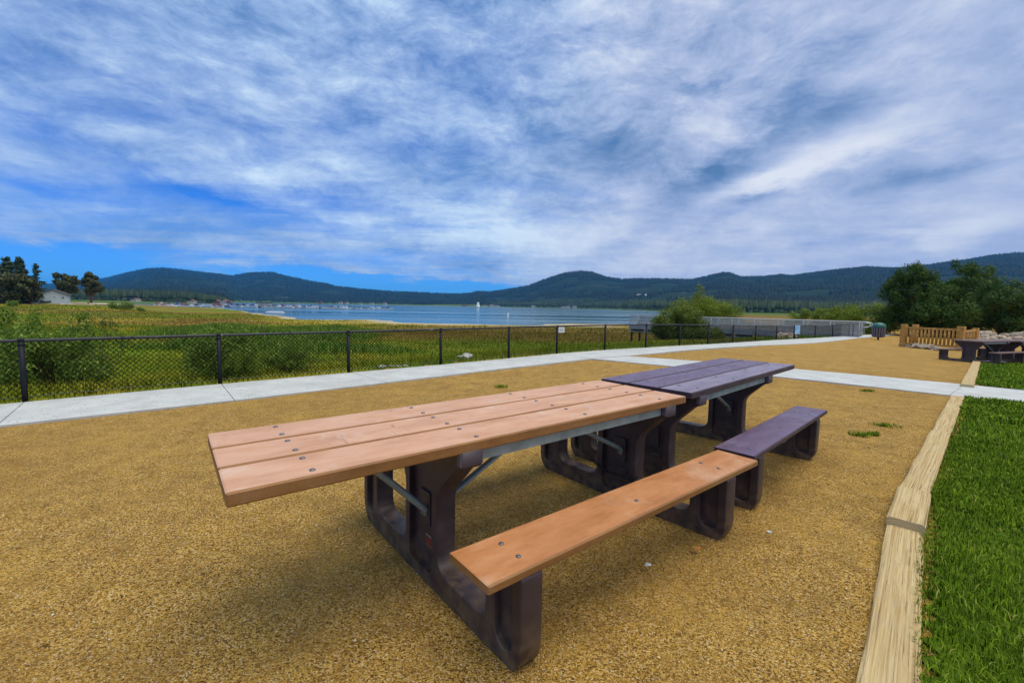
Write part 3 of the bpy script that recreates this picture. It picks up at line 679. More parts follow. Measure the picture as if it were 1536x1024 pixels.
def plank(name, parent, s0, s1, t0, t1, z, th_, m, bolts):
    w = t1-t0; b = MB(); bm = b.bm; n = max(4, int((s1-s0)/.25)); o = empty if False else None
    prof = [(0, -th_+.006), (.006, -th_), (w-.006, -th_), (w, -th_+.006), (w, -.006), (w-.003, -.003), (w-.009, 0), (.009, 0), (.003, -.003), (0, -.006)]
    rows = []
    for i in range(n+1):
        ins = .004 if i in (0, n) else 0; x = (s1-s0)*i/n
        rows.append([bm.verts.new((x, -(a if not ins else min(max(a, ins), w-ins)), (c if not ins else max(min(c, -ins*.7), -th_+ins)))) for a, c in prof])
    # slim bevel rings just inside both ends
    k = len(prof)
    for r, s in zip(rows, rows[1:]):
        for i in range(k):
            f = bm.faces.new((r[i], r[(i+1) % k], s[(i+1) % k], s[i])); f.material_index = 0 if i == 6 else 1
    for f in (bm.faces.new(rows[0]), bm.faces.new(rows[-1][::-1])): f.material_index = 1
    for r, xx in ((rows[1], .006), (rows[-2], (s1-s0)-.006)):
        for v in r: v.co.x = xx
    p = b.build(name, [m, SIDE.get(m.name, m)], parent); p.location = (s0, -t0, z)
    for (bs, bt) in bolts:
        q = bpy.data.objects.new('bolt', BOLT); col.objects.link(q); q.parent = p; q.location = (bs-s0, -(bt-t0), 0.0005)
    return p
def table(x, y, yaw, L, W, sups, bench, tm, bmt, label, bolts_s, group='picnic tables on the gravel', plate=True, zb=.4, H=.76, strut=True):
    root = empty('picnic_table', (x, y, gz(x)), yaw, label=label, cat='picnic table', group=group)
    pw = (W-.020)/3; c = W/2; tt = .048
    for i in range(3):
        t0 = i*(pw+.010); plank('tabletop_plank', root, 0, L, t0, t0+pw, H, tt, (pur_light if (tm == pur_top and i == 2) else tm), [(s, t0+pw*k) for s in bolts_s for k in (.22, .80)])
    s0, s1 = bench; sc_ = (sups[0]+.05, sups[1]+.05, (sups[0]+sups[1])/2+.05)
    for t0 in (c+.54, c-.54-.265):
        bb = [(sc_[0], t0+.075), (sc_[0], t0+.185), (sc_[2], t0+.16), (sc_[1], t0+.075), (sc_[1], t0+.185)]
        plank('bench_seat', root, s0, s1, t0, t0+.265, zb+.002, .036, bmt, bb)
    for si in sups:
        o = bpy.data.objects.new('table_support', SUP); col.objects.link(o); o.parent = root; o.location = (si+.0525, -c, 0)
        for wb in WEBS: w_ = bpy.data.objects.new('recessed_panel', wb); col.objects.link(w_); w_.parent = o
        for sg in (-1, 1):
            e = MB(); e.box((0, sg*.378, .684), (.118, .03, .058), bev=.003); e.build('support_end_block', plastic_l, o)
        for fs_ in (-1, 1):
            e = MB(); e.box((fs_*.028, -.02, .335), (.016, .10, .17), bev=.004); e.build('bracket_boss', plastic, o)
            red = plate and si == sups[0] and fs_ == -1 and L > 2.6; e = MB(); e.box((fs_*.0245, -.045, .166), (.004, .062, .054)); e.build('name_plate', platee if red else plate_d, o)
            e = MB(); e.box((fs_*.0275, -.045, .166), (.003, .052, .044)); e.build('plate_face', redp if red else plastic, o)
    if strut:
        # steel channels under the top, between the supports
        for t in (c+.335, c-.335):
            e = MB(); a = sups[0]+.115; z_ = sups[1]-.01
            e.box(((a+z_)/2, -t, .705), (z_-a, .05, .004)); e.box(((a+z_)/2, -t+.0225, .680), (z_-a, .004, .046)); e.box(((a+z_)/2, -t-.0225, .680), (z_-a, .004, .046)); e.build('steel_channel', steel, root)
        for k_, (si, ends) in enumerate(((sups[0], (-1, 1)), (sups[1], (-1, 1)))):
            for dr in ends:
                inner = (dr == 1) == (k_ == 0)
                if not inner and (si if dr == -1 else L-si) < .5: continue
                xs = si+.0525+dr*.030; e = MB(); far = xs+dr*(.72 if inner else .37); tt_ = c+.04
                pts = [(far+dr*.05, -tt_, .706), (far, -tt_, .695), (xs+dr*.035, -tt_, .355), (xs+dr*.012, -tt_, .335), (xs+dr*.012, -tt_, .305)]
                e.tube(pts, [.015, .0165, .0165, .0155, .013], 10); e.build('steel_brace', steel, root)
                e = MB(); e.tube([(xs-dr*.01, -(c+.034), .322), (xs+dr*.034, -(c+.034), .322)], .012, 6); e.build('brace_bolt', bolt_m, root)
    return root
plastic_l = vmat('lilac_grey_plastic', (.10, .08, .10), .3, 12, .5, .2, 80)
tan = table(-1.354, 1.907, .668, 2.63, .778, (.845, 2.39), (.70, 2.79), tan_top, tan_bench, 'nearest picnic table with tan plank top and tan bench', (.262, .955, 1.675, 2.39))
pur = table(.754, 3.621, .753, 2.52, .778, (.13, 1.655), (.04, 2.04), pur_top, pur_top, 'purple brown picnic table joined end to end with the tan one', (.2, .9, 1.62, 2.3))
P3 = g(1452, 543); yw3 = R(21)
o3 = P3 - Vector((math.cos(yw3)*.18+math.sin(yw3)*.389, math.sin(yw3)*.18-math.cos(yw3)*.389, 0))
t3 = table(o3.x, o3.y, yw3, 2.5, .778, (.13, 1.655), (.04, 2.04), dkb_top, dkb_top, 'distant dark brown picnic table behind the corner of the lawn', (.2, .9, 1.62, 2.3), plate=False)
o4 = o3 + Vector((math.cos(yw3)*2.56, math.sin(yw3)*2.56, 0))
t4 = table(o4.x, o4.y, yw3, 2.5, .778, (.13, 1.655), (.04, 2.04), dkb_top, dkb_top, 'brown picnic table at the right edge, cut off by the frame behind the lawn', (.2, .9, 1.62, 2.3), plate=False)
# chain hanging across the far support of the tan table
b = MB(); A_ = lambda s, t, z: Vector((-1.354+math.cos(.668)*s+math.sin(.668)*t, 1.907+math.sin(.668)*s-math.cos(.668)*t, z))
def on_s(px, py, s0):
    d = (px-768)/F_*CR - (py-512)/F_*CU + CF; n = Vector((math.cos(.668), math.sin(.668), 0)); O_ = Vector((0, 0, H_)); return O_ + d*(((Vector((-1.354, 1.907, 0))-O_).dot(n)+s0)/d.dot(n))
cp = [on_s(888, 686, 2.372), on_s(893, 694, 2.372), on_s(912, 707, 2.372), on_s(930, 713, 2.372), on_s(948, 719, 2.372), on_s(957, 716, 2.40)]
tot = sum((q-p).length for p, q in zip(cp, cp[1:])); nl = int(tot/.026)
for i in range(nl):
    p = along(cp, tot*i/nl); q = along(cp, tot*(i+1)/nl); d = (q-p).normalized(); m_ = (p+q)/2; sd = d.cross(Vector((0, 0, 1))).normalized() if i % 2 else d.cross(d.cross(Vector((0, 0, 1)))).normalized()
    ring = [m_ + d*.019*math.cos(a) + sd*.010*math.sin(a) for a in [2*PI*k/8 for k in range(9)]]; b.tube(ring, .0034, 5, caps=False)
b.build('chain', chain_m, label='black chain slung across the foot of the tan table', cat='chain')

# ------------------------------------------------------------------ chain-link fence
fence = empty('chain_link_fence', (posts[1].x, posts[1].y, 0), label='long low black chain-link fence along the sidewalk', cat='fence')
fo = Vector((posts[1].x, posts[1].y, 0))
hts = [.80]*(5+K) + [.80, .80, .80, .80, .80, .80, .79, .79, .79, .80, .80, .80, .80, .80]
for i, p in enumerate(posts):
    h = hts[i]; z = gz(p.x); q = Vector((p.x, p.y, z)) - fo; endp = i in (17+K, 18+K)
    b = MB(); r = .031 if not endp else .036; b.tube([q+Vector((0, 0, -.2)), q+Vector((0, 0, h+.005))], r, 12); b.tube([q+Vector((0, 0, h)), q+Vector((0, 0, h+.02)), q+Vector((0, 0, h+.034))], [r+.006, r+.005, .012], 12)
    b.tube([q+Vector((0, 0, h-.06)), q+Vector((0, 0, h-.035))], r+.004, 12)
    b.build('post', post_m, fence)
tops = [Vector((p.x, p.y, gz(p.x)+hts[i])) - fo for i, p in enumerate(posts[:18+K])]
b = MB(); b.tube(tops, .021, 10)
for k in range(1, 17+K):
    m_ = tops[k].lerp(tops[k+1], .48); d = (tops[k+1]-tops[k]).normalized(); b.tube([m_-d*.07, m_+d*.07], .0235, 10)
b.build('top_rail', rail_m, fence)
# mesh
V = []; Fx = []; off = 0
for i in range(17+K):
    p, q = posts[i], posts[i+1]; L = (xy(q)-xy(p)).length; h = .775; pitch = .068; z0 = .04
    d = (xy(q)-xy(p)).normalized(); nrm = Vector((-d.y, d.x, 0)); rw = .0040 if i < 6+K else .0032
    n = int((L+h)/pitch)+1
    for sg in (1, -1):
        for k in range(n):
            a = -h + k*pitch if sg == 1 else k*pitch       # line x = a + s*z
            # param z from 0..h ; x=a+z or a - z
            if sg == 1: za = max(0, -a); zb = min(h, L-a)
            else: za = max(0, a-L); zb = min(h, a)
            if zb-za < .01: continue
            pts = []
            for zz in (za, zb):
                xx = a+zz if sg == 1 else a-zz; P = xy(p)+d*xx; pts.append(Vector((P.x, P.y, gz(P.x)+z0+zz)) + nrm*(.002*sg) - fo)
            t = (pts[1]-pts[0]).normalized(); e1 = nrm; e2 = t.cross(nrm)
            for P in pts:
                for a3 in (0, 2.094, 4.189): V.append(P + rw*(math.cos(a3)*e1+math.sin(a3)*e2))
            for s in range(3): Fx.append((off+s, off+(s+1) % 3, off+3+(s+1) % 3, off+3+s))
            off += 6
link('wire_mesh', npmesh('wire_mesh', V, Fx), wire_m, fence)
b = MB(); pts = []
for i in range(17+K):
    p, q = xy(posts[i]), xy(posts[i+1]); n = 10
    for k in range(n): m_ = p.lerp(q, k/n); pts.append(Vector((m_.x, m_.y, gz(m_.x)+.075+.008*math.sin(k*2.2+i))) - fo)
b.tube(pts, .0035, 5); b.build('tension_wire', twire_m, fence)
def sign(label, i, tt, w, h, zc, m, tag_='sign', tilt=0):
    p, q = xy(posts[i]), xy(posts[i+1]); d = (q-p).normalized(); m_ = p.lerp(q, tt); n = Vector((d.y, -d.x, 0)); c = Vector((m_.x, m_.y, gz(m_.x)+zc)) + n*.02
    o = empty(tag_, c, math.atan2(d.y, d.x), label=label, cat='sign'); return o
s1 = sign('small white notice sign wired to the top of the chain-link fence', 6+K, .07, .2, .15, .69, white_p, 'notice_sign')
b = MB(); b.box((0, 0, 0), (.24, .008, .155), bev=.002); b.build('sign_panel', white_p, s1); b = MB(); b.box((0, -.006, .0), (.17, .003, .10)); b.build('printed_field', vmat('grey_print', (.45, .47, .45), .2, 20, .6, 0), s1)
def bluesign_fn(t, b_):
    c = t.coord(); t.put(b_.inputs['Base Color'], t.ramp(t.noise(c, 4, 4), [(.35, (.12, .34, .60)), (.6, (.30, .55, .75)), (.8, (.45, .65, .8))]))
s2 = sign('light blue information board mounted by the ramp fence', 14+K, .1, .5, .5, .55, white_p, 'information_board')
b = MB(); b.box((0, -.03, .03), (.62, .02, .56), bev=.004); b.build('sign_frame', alu, s2); b = MB(); b.box((0, -.042, .03), (.56, .006, .50)); b.build('printed_field', mat('blue_print', bluesign_fn, rough=.4), s2)
for sx in (-.2, .2):
    b = MB(); b.box((sx, -.005, -.30), (.04, .03, .75)); b.build('leg', post_m, s2)

# ------------------------------------------------------------------ trash can
P = g(1317, 509.5); tc = empty('trash_can', P, R(35), label='slatted grey trash can with green dome lid on a post', cat='trash can')
purp_slat = vmat('grey_purple_slat', (.13, .115, .14), .3, 10, .5, .1); green_p = vmat('green_lid_plastic', (.015, .12, .09), .15, 6, .35, .05)
b = MB(); b.tube([(0, 0, -.1), (0, 0, .16)], .05, 10); b.build('post', post_m, tc)
b = MB(); b.tube([(0, 0, .16), (0, 0, .2), (0, 0, .76)], [.25, .29, .31], 20); b.build('bin_liner', black_m, tc)
for k in range(16):
    a = 2*PI*k/16; b = MB(); b.box((0, 0, 0), (.03, .085, .58), bev=.004)
    b.build('slat', purp_slat, tc, xf=Matrix.Rotation(a, 4, 'Z') @ Matrix.Translation((.325, 0, .48)) @ Matrix.Rotation(.04, 4, 'Y'))
b = MB(); pr = [(.35, .77), (.355, .80), (.345, .88), (.30, .98), (.2, 1.05), (.08, 1.075), (.01, 1.08)]
b.tube([(0, 0, z) for r, z in pr], [r for r, z in pr], 24); b.build('dome_lid', green_p, tc)
# ------------------------------------------------------------------ wooden fence
wf = empty('wooden_fence', g(1354, 519.5), label='short golden wooden picket fence at the gravel edge', cat='fence'); fo2 = wf.location.copy()
W0 = g(1354, 519.5)-fo2; W1 = g(1439, 526)-fo2; W2 = g(1461, 520)-fo2
def wpost(p, h, w=.2, name='post'):
    b = MB(); b.box((p.x, p.y, p.z+h/2-.1), (w, w, h+.2), rz=.4, bev=.012); b.build(name, wood, wf)
wpost(W0, 1.13, .22); wpost(W1, 1.12, .25); wpost(W2, .98, .22)
Wb = g(1371, 516.0)-fo2; wpost(Wb, 1.08, .22)
def wsec(p, q, n, zb, zt):
    d = q-p; L = xy(d).length; a = math.atan2(d.y, d.x)
    for z, h in ((zt, .10), (zb, .09)):
        b = MB(); rot = Matrix.Rotation(a, 3, 'Z') @ Matrix.Rotation(-math.atan2(d.z, L), 3, 'Y'); b.box(p+d*.5+Vector((0, 0, z)), (L-.16, .09, h), rot=rot, bev=.006); b.build('rail', wood, wf)
    for k in range(n):
        m_ = p+d*((k+.8)/(n+.6)); b = MB(); b.tube([m_+Vector((0, 0, zb-.02)), m_+Vector((0, 0, zt))], .045, 8); b.build('picket', wood, wf)
wsec(W0, W1, 14, .18, .96); wsec(W1, W2, 4, .18, .86)
def rock(P, r, seed, m=rock_m, sq=(1, .8, .6), label='', group=None, sub=3):
    b = MB(); b.blob((0, 0, 0), r, .55, sub, seed, sq); 
    for f in b.bm.faces: f.smooth = False
    o = b.build('rock', m, label=label, cat='rock', group=group); o.location = P; return o
k = 0
for i, (px, py, r) in enumerate([(1362, 520, .24), (1384, 522.5, .28), (1398, 524, .24), (1408, 526, .2), (1373, 521, .16)]):
    rock(g(px, py)+Vector((0, .15, .05)), r, i+1, label='tan boulder lying under the wooden picket fence', group='boulders under the wooden fence')
for i, (px, py, r, dy) in enumerate([(1466, 508, .42, 0), (1479, 506, .5, 0), (1490, 507, .42, 0), (1500, 509, .45, 0), (1519, 509, .48, 0), (1533, 508.5, .5, 0), (1472, 510, .3, -1.5), (1508, 511, .25, -1)]):
    rock(ray(px, py, 24.5+dy), r, i+11, label='pale granite boulder in the row behind the dark picnic tables', group='boulders below the big tree')
rock(g(707, 535.5)+Vector((-.16, .22, -.03)), .125, 31, rockw_m, (1.2, .8, .62), 'white stone just behind the fence, beside the fourth post')
for i, (px, py, r) in enumerate([(578, 551, .10), (590, 550.5, .08), (601, 550, .07), (613, 549.5, .06)]):
    rock(g(px, py)+Vector((-.1, .14, .0)), r*.6, 41+i, rockw_m, (1.3, .8, .4), 'small white stone in the row at the fence foot', 'white stones at the fence foot')
for i, (px, py, r) in enumerate([(1200, 507, .35), (1210, 506.5, .3)]):
    rock(g(px, py)+Vector((-.5, 1.0, .0)), r*1.2, 61+i, rock_m, (1.3, .8, .6), 'rounded grey boulder below the ramp behind the blue board', 'boulders below the ramp')

# ------------------------------------------------------------------ ramp
ramp = empty('access_ramp', (24, 30, -.4), label='grey metal ramp with long horizontal railings leading towards the lake', cat='ramp'); ro = Vector((24, 30, -.4))
Ra = ray(1290, 482, 29.5); Rb = ray(945, 473.5, 41); Ra.z = -.38; Rb.z = -.38
rd = (Rb-Ra); RL = rd.length; rd.normalize(); rn = Vector((-rd.y, rd.x, 0))
if rn.y < 0: rn = -rn
print('ramp', Ra, Rb, RL)
def rp(s, t, z): return Ra + rd*s + rn*t + Vector((0, 0, z)) - ro
rz = math.atan2(rd.y, rd.x)
c_ = rp(RL/2, .8, -.05); b = MB(); b.box(c_, (RL, 1.75, .05), rz=rz); b.build('deck', alu_d, ramp)
for t in (-.1, 1.7):
    b = MB(); b.box(rp(RL/2, t, -.02), (RL, .06, .34), rz=rz); b.build('side_beam', alu_d, ramp)
for k in range(int(RL/1.5)):
    b = MB(); b.box(rp(1+k*1.5, -.14, -.25), (1.1, .05, .16), rz=rz); b.build('beam_opening', black_m, ramp)
b = MB(); b.box(rp(RL/2, -.05, -.38), (RL, .12, .12), rz=rz); b.build('lower_beam', alu_d, ramp)
for t in (-.1, 1.7):
    for z in (1.07, .93, .79, .65, .51, .37, .25):
        b = MB(); b.tube([rp(-.2, t, z), rp(RL, t, z)], (.04 if z > 1 else .03), 6); b.build('rail', alu_l, ramp)
    for k in range(int(RL/1.6)+1):
        s = min(k*1.6, RL); b = MB(); b.tube([rp(s, t, -.1), rp(s, t, 1.07)], .04, 8); b.build('post', alu_l, ramp)
for z0, z1 in ((1.07, .72),):
    for t in (-.1, 1.7):
        pts = [rp(-.2-.38*math.sin(a), t, (z0+z1)/2+(z0-z1)/2*math.cos(a)) for a in np.linspace(0, PI, 9)]
        b = MB(); b.tube(pts, .026, 6); b.build('rail_loop', white_p, ramp)
# end panel and legs
for z in (1.07, .79, .51, .25):
    b = MB(); b.tube([rp(RL, -.1, z), rp(RL, 1.7, z)], .03, 6); b.build('rail', alu_l, ramp)
for s in (RL-.25, RL-6.5, RL*.45):
    for t in (0, 1.6):
        q = rp(s, t, 0); b = MB(); b.box(q+Vector((0, 0, -1.2)), (.14, .14, 2.1), rz=rz); b.build('leg', black_m, ramp)

# ------------------------------------------------------------------ shrubs and trees
def at(x, y, dz=0): return Vector((x, y, float(th(np.array(x), np.array(y)))+dz))
# shrubs at the ramp
P = at(*ray(1016, 515, 23.5).xy)
woody('shrub', P, clumps_in(44, 1.3, 1.1, .78, 1.0, .28, .46, bottom=-.95)+[(a_+.45, b_2, c_2, d_2, e_2, f_2) for a_, b_2, c_2, d_2, e_2, f_2 in clumps_in(26, 1.75, 1.0, .4, .55, .28, .45)], 42000, .09, lf_willow, bark, .07, 'dense olive shrub between the fence and the ramp railing', 'shrub', nlimb=12, multi=True, crown_name='foliage', trunk_name='stem')
P2 = at(*ray(1056, 500, 45).xy)
hgt = 2.6-P2.z
cl = clumps_in(46, 3.6, 2.2, 1.1, 1.7, .6, 1.0, bottom=-.9)
cl = [(a, b_, c*1.25+(1.0 if a < .5 else .55), r, r2, r3) for a, b_, c, r, r2, r3 in cl] + [(-.7+.2*math.sin(i*2), 0, 3.9+.36*i, .75-.09*i, .6-.07*i, .45) for i in range(6)]
woody('small_tree', P2, cl, 24000, .15, lf_bright, bark, .12, 'bright yellow green bush with a pointed top behind the ramp', 'bush', nlimb=14, multi=True, crown_name='foliage', trunk_name='stem')
# willow band right of the ramp
for i, (px, base, top, hw, D) in enumerate([(1205, 492, 464, 1.9, 47), (1240, 492, 462, 1.8, 45), (1272, 494, 459, 1.8, 42), (1300, 497, 457, 1.9, 38), (1330, 500, 459, 1.7, 35)]):
    X = ray(px, top, D); z0 = float(th(np.array(X.x), np.array(X.y))); z0 = max(z0, -1.4); hgt = X.z - z0
    cl = clumps_in(26, hw, 1.4, hgt*.46, hgt*.5, .35, .62, bottom=-1); lab = ['yellow green willow bush behind the blue board, leftmost beyond the ramp', 'willow bush behind the middle of the ramp railing', 'willow bush behind the end of the ramp railing', 'willow bush between the ramp loops and the trash can', 'willow bush directly behind the green trash can'][i]
    woody('willow_bush', (X.x, X.y, z0), cl, 8000, .13, [lf_bright, lf_bright, lf_bright, lf_bright, lf_willow][i], bark, .06, lab, 'bush', 'willow bushes beyond the ramp', nlimb=8, multi=True, crown_name='foliage', trunk_name='stem')
# big trees on the right: (px centre, top py, half width px, depth)
def bigtree(px, top, base, hwpx, D, lm, n, label, leafs=.16, spire=0, squat=1.0, grp='trees at the right edge'):
    D = D+6; T = ray(px, top, D); z0 = -.6; h = T.z-z0; hw = hwpx/F_*D/1.0*1.0
    cl = clumps_in(52, hw*.82, 2.2, h*.43, h*.47, hw*.13+.12, hw*.22+.25, bottom=-1)
    cl = [c for c in cl if c[2] > .2] + [(rng.uniform(-.55, .55)*hw, rng.uniform(-1, 1), h*(.80+.16*rng.random()), .38, .38, .5) for _ in range(6+spire)]
    return woody('tree', (T.x, T.y, z0), cl, n, leafs, lm, bark, .16, label, 'tree', grp, nlimb=18, fork=.12, hollow=.35)
bigtree(1372, 392, 505, 34, 27, lf_dark, 15000, 'dark green tree behind the wooden fence, left of the tall pair')
bigtree(1447, 384, 505, 42, 29, lf_dark, 19000, 'tallest dark green tree rising above the ridge behind the pale boulders')
bigtree(1410, 428, 505, 46, 25.5, lf_dark, 17000, 'broad low dark tree filling the gap behind the wooden fence')
bigtree(1505, 420, 505, 36, 26, lf_mid, 14000, 'mid green tree above the right end of the boulder row')
bigtree(1478, 398, 505, 22, 30, lf_mid, 8000, 'slender upright green tree against the mountain at the right')
bigtree(1538, 430, 505, 34, 26, lf_bright, 14000, 'light green leafy bush cut off by the right frame edge')
# near shrubs behind the fence, left
def nshrub(X, Y, hw, dp, h, n, ls, lm, label, top=0, dz=0):
    P = at(X, Y, dz); cl = clumps_in(40, hw, dp, h*.5, h*.5, .10+.08*hw, .16+.16*hw, bottom=-1); cl += [(rng.uniform(-.8, .8)*hw, rng.uniform(-.7, .7)*dp, h*(.8+.35*rng.random()), .09, .09, .22) for _ in range(12)]
    return woody('shrub', P, cl, n, ls, lm, bark, .02, label, 'shrub', 'shrubs behind the fence on the left', asp=.22, nlimb=40, multi=True, hollow=.2, up=1.2, crown_name='foliage', trunk_name='stem')
nshrub(-9.3, 7.6, 1.5, 1.0, 1.35, 13000, .125, lf_shrub, 'large leafy grey green shrub at the left edge behind the fence')
nshrub(-7.6, 7.2, .7, .55, .85, 7500, .10, lf_shrub, 'bushy green shrub just right of the first fence post')
nshrub(-5.45, 8.2, .8, .5, .85, 7500, .085, lf_shrub, 'spiky dark green shrub behind the second fence post', )
nshrub(-4.6, 9.0, .5, .4, .6, 3200, .08, lf_shrub, 'low dark green shrub just right of the second fence post')
nshrub(-12.4, 9.9, 1.5, 1.0, 1.95, 5500, .08, lf_mid, 'light green wispy bush rising above the fence rail at the left edge')
nshrub(-9.9, 10.3, .6, .5, 2.0, 2200, .07, lf_mid, 'tall wispy sapling standing up in front of the white house')
# ------------------------------------------------------------------ meadow grass
V = []; Fx = []; off = 0
def addm(n, y0, y1, umin, umax, hh_, ww, lean=.8, cond=None):
    global off
    y = y0+(y1-y0)*rng.random(n)**.8; u = rng.uniform(umin, umax, n); x = u*y; d = fence_d(x, y); k = (d > .18)
    if cond is not None: k &= cond(x, y)
    x, y = x[k], y[k]; z = th(x, y); k = (z > -2.40+.1*(rng.random(len(z))-.5)); x, y, z = x[k], y[k], z[k]; cl = fbm(x*.35, y*.35, 4)
    v, f = blades(np.stack([x, y, z], -1), hh_*(.35+1.4*cl)*(.6+.8*rng.random(len(x))), ww*(.6+.8*rng.random(len(x)))*(1+y/60), lean)
    V.append(v); Fx.append(f+off); off += len(v)
addm(150000, 5, 24, -1.4, 1.0, .15, .010, 1.1); addm(110000, 18, 60, -1.3, .9, .17, .028, 1.1); addm(50000, 50, 130, -1.3, .6, .16, .07, 1.1); addm(60000, 5, 30, -3.0, -1.35, .15, .014, 1.1); addm(30000, 25, 90, -2.4, -1.3, .17, .05, 1.1)
link('meadow_grass', npmesh('meadow_grass', np.concatenate(V), np.concatenate(Fx)), meadow_bl, kind='stuff', label='green and straw coloured meadow grass between the fence and the lake')
# tall reed patches
V = []; Fx = []; off = 0
for i in range(70):
    u0 = rng.uniform(-.75, -.38); y0 = rng.uniform(40, 62) if i < 45 else rng.uniform(28, 45); r = rng.uniform(1, 3.2); n = 700
    a = rng.random(n)*2*PI; q = np.sqrt(rng.random(n)); x = u0*y0+np.cos(a)*q*r*2.2; y = y0+np.sin(a)*q*r*.8; z = th(x, y); k = z > -2.45
    v, f = blades(np.stack([x, y, z], -1)[k], ((.45+.35*rng.random())*(1.2-q*.7)*(.6+.6*rng.random(n)))[k], np.full(n, .05)[k], .6); V.append(v); Fx.append(f+off); off += len(v)
link('tall_grass', npmesh('tall_grass', np.concatenate(V), np.concatenate(Fx)), tallg, kind='stuff', label='taller bright green grass clumps in the middle of the meadow')
# weeds in gravel
for i, (px, py, r, lab) in enumerate([(752, 580, .11, 'tuft of green weed in the gravel behind the tan tabletop'), (1301, 586.5, .10, 'green weed tuft nearest the cross path in the right gravel'), (1328, 638.5, .11, 'largest low weed between the purple bench and the timbers'), (1288, 653, .09, 'low weed left of the largest one near the timbers'), (1310, 652, .06, 'tiny weed sprig between two larger weeds near the timbers')]):
    P = g(px, py); n = 150; a = rng.random(n)*2*PI; q = rng.random(n)**.8*r*(.55+.5*np.sin(a*1.0+i)**2); x = P.x+np.cos(a)*q*1.7; y = P.y+np.sin(a)*q; 
    v, f = blades(np.stack([x-P.x, y-P.y, 0*x-.005], -1), .03+.03*rng.random(n), np.full(n, .008), 1.3); o = link('weed', npmesh('weed', v, f), lawn_bl, label=lab, cat='weed', group='weeds in the gravel'); o.location = P
for i, (px, py, lab, m_) in enumerate([(972, 846, 'small white stone chip on the gravel in front of the tan bench', rockw_m), (1154, 797, 'pale pebble on the gravel right of the tan bench foot', rockw_m)]):
    rock(g(px, py, .008), .011, 80+i, m_, (1.5, .9, .6), lab, sub=2)
b = MB(); b.quad((-.025, 0, .004), (0, -.016, .010), (.028, .002, .004), (0, .016, .008)); b.bm.faces.ensure_lookup_table(); o = b.build('fallen_leaf', vmat('orange_leaf', (.55, .20, .03), .2, 20, .6, 0), label='small orange fallen leaf on the gravel below the tan bench', cat='leaf'); o.location = g(1046, 823, .006)
sm_ = o.modifiers.new('s', 'SOLIDIFY'); sm_.thickness = .001

# ------------------------------------------------------------------ left background: house, pines
Dh = 150; hx0 = ray(57, 455, Dh); hz = hx0.z
house = empty('white_house', (hx0.x, hx0.y, hz), R(40), label='white gabled house beside the pines on the left shore', cat='house')
siding = vmat('pale_siding', (.50, .60, .62), .05, .5, .6, .1, 4); roofm = vmat('dark_shingle', (.08, .09, .10), .2, .6, .8, .3, 5); glass = vmat('dark_window', (.03, .04, .06), .2, 1, .2, 0)
sc1 = Dh/F_; sx1 = sc1*.80
Wd = 39*sx1; ez = 14*sc1; rzh = 21*sc1; dep = 8
b = MB(); bm = b.bm
fr = [(0, 0), (Wd, 0), (Wd, ez), (Wd/2, rzh), (0, ez)]
A1 = [bm.verts.new((x, 0, z)) for x, z in fr]; A2 = [bm.verts.new((x, dep, z)) for x, z in fr]
bm.faces.new(A1); bm.faces.new(A2[::-1])
for i in range(5): bm.faces.new((A1[i], A1[(i+1) % 5], A2[(i+1) % 5], A2[i]))
b.build('wall', siding, house)
for sg in (0, 1):
    b = MB(); x0 = -.5 if sg == 0 else Wd+.5; slope = (rzh-ez)/(Wd/2); zl = ez-.5*slope
    P_ = [(x0, zl), (Wd/2, rzh)]; t_ = .25
    b.bm.faces.ensure_lookup_table(); vs = [b.bm.verts.new(q) for q in ((x0, -.5, zl+.02), (Wd/2, -.5, rzh+.02), (Wd/2, dep+.5, rzh+.02), (x0, dep+.5, zl+.02), (x0, -.5, zl+t_), (Wd/2, -.5, rzh+t_), (Wd/2, dep+.5, rzh+t_), (x0, dep+.5, zl+t_))]
    for f in ((0, 1, 2, 3), (4, 5, 6, 7), (0, 1, 5, 4), (1, 2, 6, 5), (2, 3, 7, 6), (3, 0, 4, 7)): b.bm.faces.new([vs[i] for i in f])
    b.build('roof', roofm, house)
for wx, ww_, wz, wh in ((7, 3.4, 9.2, 2.6), (22, 2.2, 9.8, 1.4), (33, 3.4, 9.0, 2.6)):
    b = MB(); b.box((wx*sx1, -.03, wz*sc1), (ww_*sx1, .1, wh*sc1)); w_ = b.build('window', glass, house)
    b = MB(); b.box((wx*sx1, -.07, wz*sc1), (.12, .06, wh*sc1)); b.build('mullion', siding, w_)
    b = MB(); b.box((wx*sx1, -.07, (wz-wh/2)*sc1-.06), (ww_*sx1+.2, .1, .12)); b.build('sill', white_p, w_)
for i, bx in enumerate((4.5, 9.5, 14.5)):
    cl = clumps_in(6, .5, .4, .4, .5, .25, .4); v, f = crown(cl, 500, .2); o = link('hedge_bush', npmesh('bush', v, f), lf_dark, label='small dark bush against the front wall of the white house', cat='bush', group='bushes against the white house'); o.location = (hx0.x+bx*sx1*math.cos(R(40))+.6, hx0.y+bx*sx1*math.sin(R(40))-.6, hz)
b = MB(); b.box((-11*sx1/2-.1, 4, 4.7*sc1), (11*sx1, 5, 9.4*sc1)); b.build('annex_wall', siding, house)
b = MB(); b.box((-11*sx1/2-.1, 4, 9.4*sc1+.15), (11*sx1+.5, 5.6, .3)); b.build('annex_roof', roofm, house)
